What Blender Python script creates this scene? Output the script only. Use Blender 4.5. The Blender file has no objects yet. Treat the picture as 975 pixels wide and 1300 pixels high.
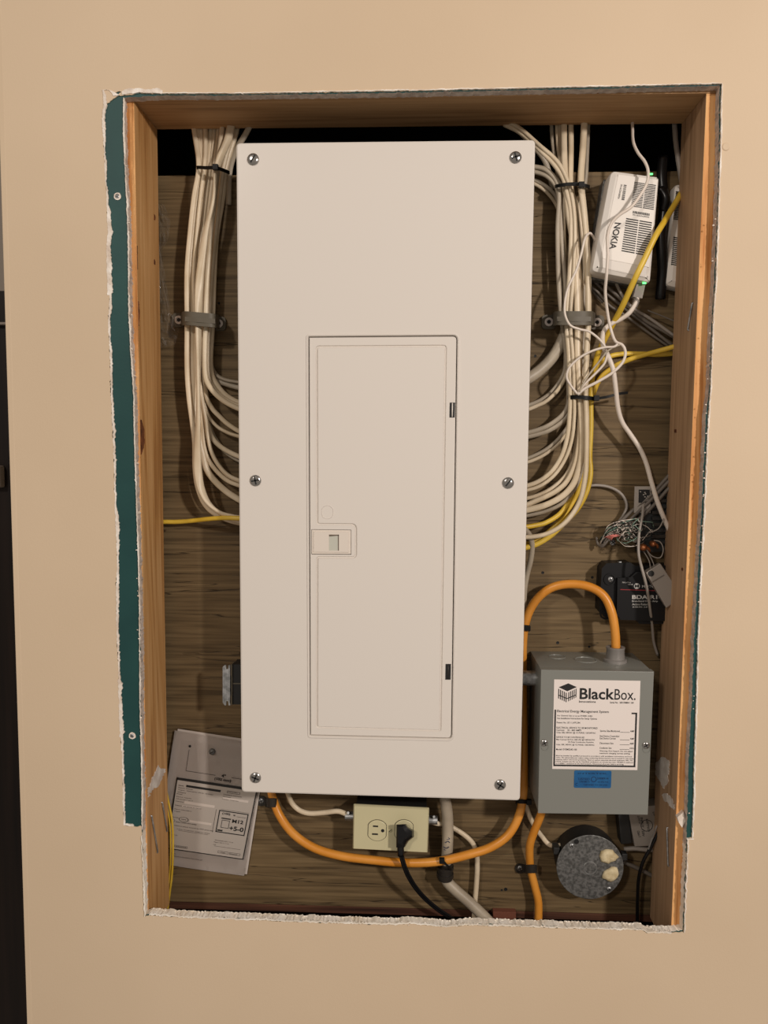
import bpy, bmesh, math, random
import numpy as np
from mathutils import Vector, Matrix, noise
from mathutils.geometry import tessellate_polygon, delaunay_2d_cdt

random.seed(7)
S = bpy.context.scene
COL = S.collection

# ------------------------------------------------------------------ camera
F = 1000.0; CX, CY = 487.5, 650.0; D = 0.98936; ZC = 1.5
PI_, YA, RO = -0.07604, -0.03922, 0.00502
_f = Vector((math.sin(YA)*math.cos(PI_), math.cos(YA)*math.cos(PI_), math.sin(PI_)))
_r = Vector((math.cos(YA), -math.sin(YA), 0)); _u = _r.cross(_f)
RT = math.cos(RO)*_r + math.sin(RO)*_u; UP = -math.sin(RO)*_r + math.cos(RO)*_u
CAM = Vector((0, -D, ZC))
cd = bpy.data.cameras.new('camera'); cam = bpy.data.objects.new('camera', cd); COL.objects.link(cam)
m = Matrix((RT, UP, -_f)).transposed().to_4x4(); m.translation = CAM; cam.matrix_world = m
cd.sensor_fit = 'VERTICAL'; cd.sensor_height = 24; cd.lens = 24*F/1300; cd.clip_start = 0.02
S.camera = cam
S.view_settings.view_transform = 'Standard'; S.view_settings.look = 'None'
S.view_settings.exposure = 0.07; S.view_settings.gamma = 1.0

def W(px, py, Y=0.0):
    d = RT*(px-CX) - UP*(py-CY) + _f*F
    return CAM + d*((Y-CAM.y)/d.y)
def PXM(Y): return (Y + D)/F      # metres per photo pixel at depth Y

# ------------------------------------------------------------------ world and lamps
w = bpy.data.worlds.new('world'); S.world = w; w.use_nodes = True
w.node_tree.nodes['Background'].inputs[0].default_value = (1.0, 0.88, 0.76, 1)
w.node_tree.nodes['Background'].inputs[1].default_value = 0.27
def lamp(name, loc, tgt, power, size, col):
    l = bpy.data.lights.new(name, 'AREA'); l.shape = 'DISK'; l.size = size; l.energy = power; l.color = col
    o = bpy.data.objects.new(name, l); COL.objects.link(o); o.location = loc
    o.rotation_euler = (Vector(tgt)-Vector(loc)).to_track_quat('-Z', 'Y').to_euler()
    return o
lamp('ceiling_lamp', (1.52, -2.15, 2.22), (0, 0, 1.45), 39, 0.16, (1.0, 0.90, 0.825))
lamp('ceiling_lamp', (-1.65, -3.55, 3.40), (0, 0, 1.4), 38, 0.32, (1.0, 0.90, 0.80))

# ------------------------------------------------------------------ materials
def new_mat(name, color, rough=0.5, metal=0.0, spec=0.5, bump=None, coat=0.0, emit=None, alpha=None):
    mt = bpy.data.materials.new(name); mt.use_nodes = True
    nt = mt.node_tree; b = nt.nodes['Principled BSDF']
    b.inputs['Base Color'].default_value = (*color, 1); b.inputs['Roughness'].default_value = rough
    b.inputs['Metallic'].default_value = metal; b.inputs['Specular IOR Level'].default_value = spec
    b.inputs['Coat Weight'].default_value = coat
    if emit:
        b.inputs['Emission Color'].default_value = (*emit[0], 1); b.inputs['Emission Strength'].default_value = emit[1]
    if bump:
        tc = nt.nodes.new('ShaderNodeTexCoord'); nz = nt.nodes.new('ShaderNodeTexNoise'); bp = nt.nodes.new('ShaderNodeBump')
        nz.inputs['Scale'].default_value = bump[0]; nz.inputs['Detail'].default_value = 3
        bp.inputs['Strength'].default_value = bump[1]; bp.inputs['Distance'].default_value = bump[2]
        nt.links.new(tc.outputs['Object'], nz.inputs['Vector']); nt.links.new(nz.outputs['Fac'], bp.inputs['Height'])
        nt.links.new(bp.outputs['Normal'], b.inputs['Normal'])
    return mt
def mottle(mt, c1, c2, scale, detail=4, lo=0.35, hi=0.65, stretch=(1, 1, 1), dist=0.0):
    nt = mt.node_tree; b = nt.nodes['Principled BSDF']
    tc = nt.nodes.new('ShaderNodeTexCoord'); mp = nt.nodes.new('ShaderNodeMapping'); nz = nt.nodes.new('ShaderNodeTexNoise')
    rp = nt.nodes.new('ShaderNodeValToRGB')
    mp.inputs['Scale'].default_value = stretch; nz.inputs['Scale'].default_value = scale; nz.inputs['Detail'].default_value = detail
    nz.inputs['Distortion'].default_value = dist
    rp.color_ramp.elements[0].position = lo; rp.color_ramp.elements[0].color = (*c1, 1)
    rp.color_ramp.elements[1].position = hi; rp.color_ramp.elements[1].color = (*c2, 1)
    nt.links.new(tc.outputs['Object'], mp.inputs['Vector']); nt.links.new(mp.outputs['Vector'], nz.inputs['Vector'])
    nt.links.new(nz.outputs['Fac'], rp.inputs['Fac']); nt.links.new(rp.outputs['Color'], b.inputs['Base Color'])
    return mt
def s2l(r, g, b):
    f = lambda c: (c/255/12.92) if c <= 10.3 else ((c/255+0.055)/1.055)**2.4
    return (f(r), f(g), f(b))
def wood_mat(name, c_dark, c_mid, c_light, axis, scale=1.0, rough=0.6, bump=0.3, crack=0.0, rings=0.0, fine=1.0, wave=.10):
    """long grain running along axis (0=x, 2=z)"""
    mt = new_mat(name, c_mid, rough, spec=0.25); nt = mt.node_tree; b = nt.nodes['Principled BSDF']
    L = nt.links.new
    tc = nt.nodes.new('ShaderNodeTexCoord')
    def nz(scl, stretch, det=4, dist=0.0):
        mp = nt.nodes.new('ShaderNodeMapping'); n = nt.nodes.new('ShaderNodeTexNoise')
        st = [1, 1, 1]; st[axis] = stretch; mp.inputs['Scale'].default_value = st
        n.inputs['Scale'].default_value = scl; n.inputs['Detail'].default_value = det; n.inputs['Distortion'].default_value = dist
        L(tc.outputs['Object'], mp.inputs['Vector']); L(mp.outputs['Vector'], n.inputs['Vector']); return n
    n1 = nz(7*scale, 0.10, 2, 0.3); n2 = nz(160*scale, 0.035, 3); n3 = nz(4*scale, 0.6, 2)
    wv = nt.nodes.new('ShaderNodeMath'); wv.operation = 'MULTIPLY'; wv.inputs[1].default_value = 11.0 + rings
    sn = nt.nodes.new('ShaderNodeMath'); sn.operation = 'SINE'
    L(n1.outputs['Fac'], wv.inputs[0]); w2 = nt.nodes.new('ShaderNodeMath'); w2.operation = 'MULTIPLY'; w2.inputs[1].default_value = 6.28
    L(wv.outputs[0], w2.inputs[0]); L(w2.outputs[0], sn.inputs[0])
    a = nt.nodes.new('ShaderNodeMath'); a.operation = 'MULTIPLY_ADD'; a.inputs[1].default_value = wave*fine
    L(sn.outputs[0], a.inputs[0]); L(n2.outputs['Fac'], a.inputs[2])
    a2 = nt.nodes.new('ShaderNodeMath'); a2.operation = 'MULTIPLY_ADD'; a2.inputs[1].default_value = 0.5
    L(n3.outputs['Fac'], a2.inputs[0]); L(a.outputs[0], a2.inputs[2])
    rp = nt.nodes.new('ShaderNodeValToRGB'); cr = rp.color_ramp
    cr.elements[0].position = 0.50; cr.elements[0].color = (*c_dark, 1)
    cr.elements[1].position = 1.0; cr.elements[1].color = (*c_light, 1)
    e = cr.elements.new(0.70); e.color = (*c_mid, 1)
    L(a2.outputs[0], rp.inputs['Fac'])
    col = rp.outputs['Color']; hgt = a.outputs[0]
    if crack:
        nc = nz(26*scale, 0.045, 4, 0.35)
        lt = nt.nodes.new('ShaderNodeMath'); lt.operation = 'SUBTRACT'; lt.inputs[1].default_value = 0.5
        ab = nt.nodes.new('ShaderNodeMath'); ab.operation = 'ABSOLUTE'
        ck = nt.nodes.new('ShaderNodeMapRange'); ck.inputs['From Min'].default_value = 0.0; ck.inputs['From Max'].default_value = crack
        L(nc.outputs['Fac'], lt.inputs[0]); L(lt.outputs[0], ab.inputs[0]); L(ab.outputs[0], ck.inputs['Value'])
        gate = nz(9, 0.5, 2)
        gt = nt.nodes.new('ShaderNodeMapRange'); gt.inputs['From Min'].default_value = 0.48; gt.inputs['From Max'].default_value = 0.66
        L(gate.outputs['Fac'], gt.inputs['Value'])
        mx = nt.nodes.new('ShaderNodeMath'); mx.operation = 'MAXIMUM'; L(ck.outputs['Result'], mx.inputs[0]); L(gt.outputs['Result'], mx.inputs[1])
        mix = nt.nodes.new('ShaderNodeMix'); mix.data_type = 'RGBA'
        L(mx.outputs[0], mix.inputs['Factor']); mix.inputs['A'].default_value = (c_dark[0]*.42, c_dark[1]*.40, c_dark[2]*.38, 1)
        L(col, mix.inputs['B']); col = mix.outputs['Result']
        h2 = nt.nodes.new('ShaderNodeMath'); h2.operation = 'MULTIPLY_ADD'; h2.inputs[1].default_value = 1.5
        L(mx.outputs[0], h2.inputs[0]); L(a.outputs[0], h2.inputs[2]); hgt = h2.outputs[0]
    L(col, b.inputs['Base Color'])
    bp = nt.nodes.new('ShaderNodeBump'); bp.inputs['Strength'].default_value = bump; bp.inputs['Distance'].default_value = 0.001
    L(hgt, bp.inputs['Height']); L(bp.outputs['Normal'], b.inputs['Normal'])
    return mt

M = {}
M['paint'] = mottle(new_mat('beige_paint', s2l(205, 180, 150), 0.62, spec=0.3, bump=(420, 0.12, 0.001)), s2l(211, 189, 161), s2l(217, 195, 167), 2.5)
M['teal'] = mottle(new_mat('teal_paint', s2l(24, 70, 68), 0.5, spec=0.35, bump=(300, 0.1, 0.001)), s2l(25, 66, 66), s2l(32, 76, 74), 9)
M['plaster'] = mottle(new_mat('chipped_plaster', s2l(225, 210, 195), 0.85, spec=0.2, bump=(260, 0.8, 0.0015)), s2l(218, 202, 186), s2l(250, 243, 234), 70)
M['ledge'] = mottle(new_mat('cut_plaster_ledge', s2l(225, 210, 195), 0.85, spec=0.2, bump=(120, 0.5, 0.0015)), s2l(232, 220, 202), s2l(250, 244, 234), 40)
M['gypsum'] = mottle(new_mat('gypsum_core', s2l(150, 135, 125), 0.9, spec=0.1, bump=(300, 0.5, 0.001)), s2l(176, 162, 152), s2l(212, 198, 186), 120)
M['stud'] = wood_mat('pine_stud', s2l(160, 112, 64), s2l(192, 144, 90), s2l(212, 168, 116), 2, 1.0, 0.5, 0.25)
M['stud_dark'] = wood_mat('dull_pine_stud', s2l(150, 118, 88), s2l(176, 142, 110), s2l(194, 160, 126), 2, 1.0, 0.55, 0.2, wave=.05)  # duller, less red pine than the other stud
M['stud_face'] = wood_mat('lit_stud_front', s2l(190, 124, 66), s2l(225, 165, 105), s2l(240, 190, 130), 2, 1.4, 0.6, 0.4)  # lighter pine: direct light on the stud fronts is put into the colour
M['header'] = wood_mat('header_timber', s2l(146, 110, 74), s2l(174, 136, 96), s2l(192, 154, 112), 0, 1.0, 0.6, 0.2, wave=.05)
M['ply'] = wood_mat('plywood', s2l(84, 69, 48), s2l(106, 88, 62), s2l(128, 108, 78), 0, 1.5, 0.6, 0.35, crack=0.007, fine=.6)
M['sill'] = wood_mat('reddish_sill', s2l(52, 32, 24), s2l(76, 48, 36), s2l(98, 64, 48), 0, 1.2, 0.7, 0.4)
M['void'] = new_mat('cavity_shade_black', (0.010, 0.008, 0.006), 0.9, spec=0.05)  # near-black colour stands in for the unlit depth of the cavity
M['dark_door'] = wood_mat('dark_door_wood', (0.006, .003, .002), (0.010, .005, .003), (0.016, .008, .005), 2, 0.7, 0.5, 0.05)
M['panel'] = new_mat('white_enamel', s2l(226, 219, 211), 0.17, spec=0.5, bump=(520, 0.07, 0.0006))
M['latch'] = new_mat('latch_plastic', s2l(226, 216, 205), 0.4, bump=(500, 0.05, 0.0005))
M['latch_in'] = new_mat('latch_pull', s2l(198, 198, 186), 0.35)
M['black_gap'] = new_mat('dark_slot', (0.006, 0.006, 0.006), 0.6)
M['chrome'] = new_mat('zinc_screw', (0.50, 0.48, 0.46), 0.20, 1.0)
M['galv'] = mottle(new_mat('galvanised_steel', (0.5, 0.5, 0.5), 0.42, 0.85), (0.30, 0.31, 0.31), (0.58, 0.59, 0.60), 160)
M['galv_dark'] = mottle(new_mat('galvanised_cover', (0.2, 0.2, 0.2), 0.5, 0.35), (0.085, 0.085, 0.082), (0.19, 0.19, 0.185), 260, lo=.38, hi=.62)
M['box_black'] = new_mat('dark_steel_box', (0.03, 0.03, 0.03), 0.5, 0.4)
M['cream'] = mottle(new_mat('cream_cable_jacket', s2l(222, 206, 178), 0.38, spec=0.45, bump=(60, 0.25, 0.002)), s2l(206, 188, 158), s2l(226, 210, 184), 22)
M['cream_dull'] = mottle(new_mat('grey_and_shaded_cream_jacket', s2l(176, 164, 144), 0.45, bump=(60, 0.25, 0.002)), s2l(160, 148, 130), s2l(186, 174, 154), 22)  # greyer cables, and cream ones whose shadow is painted into the jacket
M['white_wire'] = new_mat('white_wire_jacket', s2l(226, 214, 202), 0.4)
M['grey_wire'] = new_mat('grey_wire_jacket', s2l(150, 142, 134), 0.5)
M['dark_wire'] = new_mat('dim_grey_wire_jacket', s2l(108, 100, 92), 0.55)
M['yellow'] = mottle(new_mat('yellow_cable_jacket', s2l(218, 180, 50), 0.4), s2l(206, 168, 42), s2l(228, 194, 74), 24)
M['orange'] = mottle(new_mat('orange_cable_jacket', s2l(226, 148, 56), 0.35, bump=(50, 0.2, 0.002)), s2l(214, 138, 44), s2l(228, 156, 66), 22)
M['black_rubber'] = new_mat('black_rubber', (0.007, 0.007, 0.008), 0.3, spec=.35)
M['tie'] = new_mat('black_nylon_tie', (0.006, 0.006, 0.006), 0.5, spec=.25)
M['clamp'] = new_mat('grey_plastic_clamp', s2l(98, 92, 80), 0.5, spec=.3)
M['clamp_dark'] = new_mat('dark_metal_clip', s2l(58, 54, 50), 0.4, 0.4)
M['print'] = new_mat('black_print', (0.012, 0.012, 0.012), 0.6)
M['grey_print'] = new_mat('grey_print', s2l(92, 84, 78), 0.7)
M['white_print'] = new_mat('white_print', s2l(190, 188, 184), 0.6)
M['red_print'] = new_mat('red_print', s2l(150, 40, 44), 0.6)
M['grey_box'] = new_mat('grey_enamel_box', s2l(133, 134, 128), 0.38, 0.1, bump=(500, 0.05, 0.0006))
M['sticker'] = new_mat('white_sticker', s2l(236, 226, 220), 0.45)
M['blue'] = mottle(new_mat('blue_sticker', s2l(24, 92, 150), 0.4), s2l(18, 82, 134), s2l(30, 98, 150), 60)
M['blue_print'] = new_mat('dark_blue_print', s2l(14, 44, 84), 0.5)
M['ivory'] = new_mat('ivory_plate', s2l(206, 198, 160), 0.3, spec=0.5)
M['router'] = new_mat('white_router_plastic', s2l(222, 216, 208), 0.4)
M['router_face'] = new_mat('router_label_face', s2l(236, 230, 222), 0.35)
M['slot'] = new_mat('router_vent_slot', (0.02, 0.02, 0.018), 0.6)
M['led'] = new_mat('green_led', (0.05, 0.5, 0.1), 0.3, emit=((0.1, 1.0, 0.2), 2.5))
M['paper'] = new_mat('printed_paper', s2l(206, 196, 188), 0.75, spec=0.2)
M['paper_grey'] = new_mat('grey_printed_paper', s2l(178, 170, 162), 0.75, spec=0.2)
M['amp'] = new_mat('black_amplifier', (0.007, 0.007, 0.008), 0.4, spec=.3)
M['copper'] = new_mat('copper_cap', s2l(176, 112, 74), 0.3, 0.8)
M['pink'] = new_mat('pink_wire', s2l(206, 120, 110), 0.5)
M['green_wire'] = new_mat('pale_green_wire', s2l(120, 150, 134), 0.5)
M['putty'] = mottle(new_mat('beige_putty', s2l(214, 200, 160), 0.8, bump=(90, 0.6, 0.002)), s2l(190, 172, 132), s2l(226, 212, 176), 90)
M['dkgreen'] = new_mat('dark_terminal_block', (0.02, 0.024, 0.026), 0.4)
def film():
    mt = new_mat('clear_film', (0.35, 0.33, 0.30), 0.08, spec=.9); nt = mt.node_tree
    tr = nt.nodes.new('ShaderNodeBsdfTransparent'); mx = nt.nodes.new('ShaderNodeMixShader')
    lw = nt.nodes.new('ShaderNodeLayerWeight'); lw.inputs['Blend'].default_value = 0.35
    mr = nt.nodes.new('ShaderNodeMapRange'); mr.inputs['To Min'].default_value = 0.05; mr.inputs['To Max'].default_value = 0.38
    nt.links.new(lw.outputs['Facing'], mr.inputs['Value'])
    nt.links.new(mr.outputs['Result'], mx.inputs[0]); nt.links.new(tr.outputs[0], mx.inputs[1])
    nt.links.new(nt.nodes['Principled BSDF'].outputs[0], mx.inputs[2])
    nt.links.new(mx.outputs[0], nt.nodes['Material Output'].inputs[0]); return mt
M['film'] = film()

# ------------------------------------------------------------------ object helpers
def root_loc(p):
    v = Vector((0, 0, 0))
    while p: v += p.location; p = p.parent
    return v
def obj(name, bm, mats, parent=None, label=None, cat=None, group=None, kind=None, smooth=False):
    """world-space bmesh -> one object; children are stored relative to their parent"""
    bmesh.ops.recalc_face_normals(bm, faces=bm.faces[:])
    me = bpy.data.meshes.new(name)
    if parent: off = root_loc(parent)
    else:
        n = len(bm.verts); off = sum((v.co for v in bm.verts), Vector())/max(n, 1)
    bmesh.ops.translate(bm, verts=bm.verts[:], vec=-off)
    if smooth:
        bm.normal_update()
        for f in bm.faces: f.smooth = smooth == 'all' or abs(f.normal.y) < .9995
        if smooth != 'all':
            for e in bm.edges:
                if len(e.link_faces) == 2 and e.calc_face_angle(0) > math.radians(38): e.smooth = False
    bm.to_mesh(me); bm.free()
    for mt in (mats if isinstance(mats, (list, tuple)) else [mats]): me.materials.append(M[mt] if isinstance(mt, str) else mt)
    o = bpy.data.objects.new(name, me); COL.objects.link(o)
    if parent: o.parent = parent
    else: o.location = off
    tag(o, label, cat, group, kind); return o
def tag(o, label=None, cat=None, group=None, kind=None):
    for k, v in (('label', label), ('category', cat), ('group', group), ('kind', kind)):
        if v: o[k] = v
    return o
def thing(name, loc, label, cat, group=None):
    o = bpy.data.objects.new(name, None); COL.objects.link(o); o.location = loc; o.empty_display_size = 0.02
    return tag(o, label, cat, group)
def BM(): return bmesh.new()
def box(bm, lo, hi, bev=0.0, seg=2):
    r = bmesh.ops.create_cube(bm, size=1.0); vs = r['verts']
    lo, hi = Vector(lo), Vector(hi)
    for v in vs: v.co = Vector(((lo[i]+hi[i])/2 + v.co[i]*(hi[i]-lo[i]) for i in range(3)))
    if bev: bmesh.ops.bevel(bm, geom=list({e for v in vs for e in v.link_edges}), offset=bev, segments=seg, profile=0.6, affect='EDGES')
    return vs
def hexa(bm, front, back, bev=0.0, seg=2):
    """box between two four-corner faces (same order)"""
    a = [bm.verts.new(p) for p in front]; b = [bm.verts.new(p) for p in back]
    bm.faces.new(a); bm.faces.new(b[::-1])
    for i in range(4): bm.faces.new((a[i], b[i], b[(i+1) % 4], a[(i+1) % 4]))
    if bev: bmesh.ops.bevel(bm, geom=list({e for v in a+b for e in v.link_edges}), offset=bev, segments=seg, profile=0.6, affect='EDGES')
def ypush(ps, d): return [Vector((p.x, p.y+d, p.z)) for p in ps]
def prism(bm, pts, y0, y1, mi=0):
    """pts: world points; polygon pushed in y between y0 and y1"""
    n = len(pts); a = [bm.verts.new((p.x, y0, p.z)) for p in pts]; b = [bm.verts.new((p.x, y1, p.z)) for p in pts]
    for t in tessellate_polygon([[Vector((p.x, p.z, 0)) for p in pts]]):
        try: bm.faces.new([a[i] for i in t]); bm.faces.new([b[i] for i in reversed(t)])
        except ValueError: pass
    for i in range(n): bm.faces.new((a[i], b[i], b[(i+1) % n], a[(i+1) % n])).material_index = mi
def slab(loops, y0, y1, side=1):
    """loops: outer then holes (lists of world points); front material 0, cut sides material 1"""
    pts = []; edges = []
    for l in loops:
        k = len(pts); n = len(l); pts += [Vector((p.x, p.z)) for p in l]; edges += [(k+i, k+(i+1) % n) for i in range(n)]
    vs, es, fs = delaunay_2d_cdt(pts, edges, [], 0, 1e-6)[:3]
    P = np.array([tuple(p) for p in pts]); E0 = np.array([P[i] for i, _ in edges]); E1 = np.array([P[j] for _, j in edges])
    def inside(f):
        x = sum(vs[i].x for i in f)/len(f); y = sum(vs[i].y for i in f)/len(f)
        up = (E0[:, 1] > y) != (E1[:, 1] > y); d = np.where(up, E1[:, 1]-E0[:, 1], 1.0)
        return int((up & (x < E0[:, 0]+(y-E0[:, 1])/d*(E1[:, 0]-E0[:, 0]))).sum()) % 2 == 1
    fs = [f for f in fs if inside(f)]
    if not fs: raise RuntimeError('empty slab')
    bm = BM(); A = [bm.verts.new((v.x, y0, v.y)) for v in vs]; B = [bm.verts.new((v.x, y1, v.y)) for v in vs]; cnt = {}
    for f in fs:
        bm.faces.new([A[i] for i in f]); bm.faces.new([B[i] for i in reversed(f)]).material_index = side
        for i in range(len(f)):
            e = (f[i], f[(i+1) % len(f)]); cnt[tuple(sorted(e))] = cnt.get(tuple(sorted(e)), 0)+1
    for (i, j), c in cnt.items():
        if c == 1: bm.faces.new((A[i], B[i], B[j], A[j])).material_index = side
    for v in list(bm.verts):
        if not v.link_faces: bm.verts.remove(v)
    return bm
def disc_ring(c, n, rad, y, sx=1.0, ang0=0.0):
    return [Vector((c.x+math.cos(ang0+2*math.pi*i/n)*rad*sx, y, c.z+math.sin(ang0+2*math.pi*i/n)*rad)) for i in range(n)]
def lathe_y(bm, c, prof, n=24, cap=True):
    """prof: list of (radius, y) turned around the y axis through c"""
    rings = []
    for r_, y in prof:
        rings.append([bm.verts.new((c.x, y, c.z))] if r_ < 1e-6 else [bm.verts.new(p) for p in disc_ring(c, n, r_, y)])
    for a, b in zip(rings, rings[1:]):
        for i in range(n):
            j = (i+1) % n
            if len(a) == 1: bm.faces.new((a[0], b[j], b[i]))
            elif len(b) == 1: bm.faces.new((a[i], a[j], b[0]))
            else: bm.faces.new((a[i], a[j], b[j], b[i]))
    for r_ in (rings[0], rings[-1]):
        if cap and len(r_) > 1:
            try: bm.faces.new(r_)
            except ValueError: pass
def spline(P, sub=6):
    if len(P) < 3: return [P[0].lerp(P[-1], i/sub) for i in range(sub+1)]
    out = []; Q = [P[0]*2-P[1]] + P + [P[-1]*2-P[-2]]
    for i in range(1, len(Q)-2):
        a, b, c, d = Q[i-1:i+3]
        t0 = 0; t1 = max((b-a).length**.5, 1e-4); t2 = t1+max((c-b).length**.5, 1e-4); t3 = t2+max((d-c).length**.5, 1e-4)
        for k in range(sub):
            t = t1+(t2-t1)*k/sub
            A1 = a*((t1-t)/(t1-t0))+b*((t-t0)/(t1-t0)); A2 = b*((t2-t)/(t2-t1))+c*((t-t1)/(t2-t1)); A3 = c*((t3-t)/(t3-t2))+d*((t-t2)/(t3-t2))
            B1 = A1*((t2-t)/(t2-t0))+A2*((t-t0)/(t2-t0)); B2 = A2*((t3-t)/(t3-t1))+A3*((t-t1)/(t3-t1))
            out.append(B1*((t2-t)/(t2-t1))+B2*((t-t1)/(t2-t1)))
    out.append(P[-1]); return out
def tube(bm, P, r, flat=1.0, n=10, twist=0.0, phase=0.0, sub=6, mi=0, wob=0.0):
    """tube through world points; flat>1 widens it across the view plane; twist in turns over the length"""
    C = spline(P, sub) if sub else P; N = len(C); rings = []
    prev = None
    for i, c in enumerate(C):
        t = (C[min(i+1, N-1)]-C[max(i-1, 0)]).normalized()
        s = t.cross(Vector((0, 1, 0)))
        if s.length < 0.25: s = (prev - t*prev.dot(t)) if prev else t.cross(Vector((0, 0, 1)))
        s.normalize()
        if prev and s.dot(prev) < 0: s = -s
        prev = s; u = s.cross(t).normalized()
        th = phase+twist*2*math.pi*i/max(N-1, 1)
        ring = []
        for k in range(n):
            a = 2*math.pi*k/n; x = math.cos(a)*r*flat; y = math.sin(a)*r
            if flat > 1.2: x = math.copysign(abs(math.cos(a))**0.75, math.cos(a))*r*flat
            x, y = x*math.cos(th)-y*math.sin(th), x*math.sin(th)+y*math.cos(th)
            ring.append(bm.verts.new(c+s*x+u*y))
        rings.append(ring)
    for a, b in zip(rings, rings[1:]):
        for k in range(n): bm.faces.new((a[k], a[(k+1) % n], b[(k+1) % n], b[k])).material_index = mi
    bm.faces.new(rings[0][::-1]).material_index = mi; bm.faces.new(rings[-1]).material_index = mi
def cable(name, pts, rpx, mat, label, group=None, flat=1.0, cat='cable', twist=0.0, phase=0.0, parent=None, sub=6, n=10):
    """pts = (px, py, depth); rpx = half width in photo pixels across its narrow side"""
    P = [W(*p) for p in pts]; ym = sum(p[2] for p in pts)/len(pts)
    bm = BM(); tube(bm, P, rpx*PXM(ym), flat, n, twist, phase, sub)
    return obj(name, bm, mat, parent, label, cat, group, smooth='all')
def Q(cs, u, v, dy=0.0):
    """bilinear point on a four-corner face TL,TR,BR,BL; v runs down"""
    p = (cs[0]*(1-u)+cs[1]*u)*(1-v)+(cs[3]*(1-u)+cs[2]*u)*v
    return Vector((p.x, p.y+dy, p.z))
def qbox(bm, cs, u0, v0, u1, v1, d0, d1, bev=0):
    f = [Q(cs, u0, v0, d0), Q(cs, u1, v0, d0), Q(cs, u1, v1, d0), Q(cs, u0, v1, d0)]
    b = [Q(cs, u0, v0, d1), Q(cs, u1, v0, d1), Q(cs, u1, v1, d1), Q(cs, u0, v1, d1)]
    hexa(bm, f, b, bev)
def text_bm(bm, body, o, ux, uy, bold=0.0, fit=True):
    """lettering fitted to the box o (bottom-left), ux (width vector), uy (height vector)"""
    cu = bpy.data.curves.new('t', 'FONT'); cu.body = body; cu.size = 1; cu.resolution_u = 3; cu.offset = bold
    ob = bpy.data.objects.new('t', cu); COL.objects.link(ob)
    bpy.context.view_layer.update()
    dg = bpy.context.evaluated_depsgraph_get(); me = bpy.data.meshes.new_from_object(ob.evaluated_get(dg))
    xs = [v.co.x for v in me.vertices]; ys = [v.co.y for v in me.vertices]
    x0, x1, y0, y1 = min(xs), max(xs), min(ys), max(ys)
    vs = [bm.verts.new(o+ux*((v.co.x-x0)/(x1-x0))+uy*((v.co.y-y0)/(y1-y0))) for v in me.vertices]
    for p in me.polygons:
        try: bm.faces.new([vs[i] for i in p.vertices])
        except ValueError: pass
    bpy.data.objects.remove(ob); bpy.data.curves.remove(cu); bpy.data.meshes.remove(me)
def qtext(bm, cs, body, u0, v0, u1, v1, dy, bold=0.0):
    o = Q(cs, u0, v1, dy); text_bm(bm, body, o, Q(cs, u1, v1, dy)-o, Q(cs, u0, v0, dy)-o, bold)
def rnd_poly(cs, rads, seg=5):
    """polygon through world corners with rounded corners (rads one per corner)"""
    out = []; n = len(cs)
    for i, c in enumerate(cs):
        a = (cs[i-1]-c).normalized(); b = (cs[(i+1) % n]-c).normalized(); r = rads if not hasattr(rads, '__len__') else rads[i]
        if r < 1e-6: out.append(c.copy()); continue
        p0 = c+a*r; p1 = c+b*r
        for k in range(seg+1):
            t = k/seg; out.append(p0*(1-t)**2+c*2*t*(1-t)+p1*t*t)
    return out
def offset_poly(P, d):
    """offset in xz plane; positive d grows a polygon"""
    n = len(P); A = sum(P[i].x*P[(i+1) % n].z-P[(i+1) % n].x*P[i].z for i in range(n)); s = 1 if A > 0 else -1
    out = []
    for i in range(n):
        a = (P[i]-P[i-1]); b = (P[(i+1) % n]-P[i]); n1 = Vector((a.z, 0, -a.x)).normalized(); n2 = Vector((b.z, 0, -b.x)).normalized()
        m_ = (n1+n2); L = m_.length
        if L < 1e-6: m_ = n1; L = 1
        m_ /= L; k = 1/max(m_.dot(n1), 0.5)
        out.append(P[i]+m_*(d*k*s))
    return out
def bridge(bm, A, B, mi=0):
    n = len(A)
    for i in range(n): bm.faces.new((A[i], A[(i+1) % n], B[(i+1) % n], B[i])).material_index = mi
def vring(bm, P, y): return [bm.verts.new((p.x, y, p.z)) for p in P]
def fill(bm, rings, mi=0):
    flat = [v for r in rings for v in r]
    for t in tessellate_polygon([[Vector((v.co.x, v.co.z, 0)) for v in r] for r in rings]):
        try: bm.faces.new([flat[i] for i in t]).material_index = mi
        except ValueError: pass

# ------------------------------------------------------------------ the wall with its cut opening
def rag(pts, step=2.2, amp=0.7, seed=0, hold_ends=True):
    """photo-pixel polyline made uneven"""
    rg = random.Random(seed); out = []
    for (x0, y0), (x1, y1) in zip(pts, pts[1:]):
        L = math.hypot(x1-x0, y1-y0); n = max(1, int(L/step)); nx, ny = -(y1-y0)/max(L, 1e-6), (x1-x0)/max(L, 1e-6)
        for k in range(n):
            t = k/n; a = rg.gauss(0, amp*.6)+amp*noise.noise(Vector(((x0+(x1-x0)*t)*.11, (y0+(y1-y0)*t)*.11, seed)))*1.6
            if k == 0 and not out: a = 0
            out.append((x0+(x1-x0)*t+nx*a, y0+(y1-y0)*t+ny*a))
    out.append(pts[-1]); return out
cut_top = [(156.5, 124), (175, 123), (205, 121), (300, 121), (420, 119), (540, 117), (660, 114.5), (780, 112), (860, 110), (914, 109)]
cut_right = [(914, 109), (913, 132), (912.5, 200), (909.5, 290), (907, 360), (904, 394), (900.5, 491), (896, 530), (893.5, 590), (890.5, 650), (887.4, 703), (881, 817), (878.5, 890), (874, 963), (873.4, 1010), (871.5, 1062), (870, 1100), (866.5, 1181)]
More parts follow.
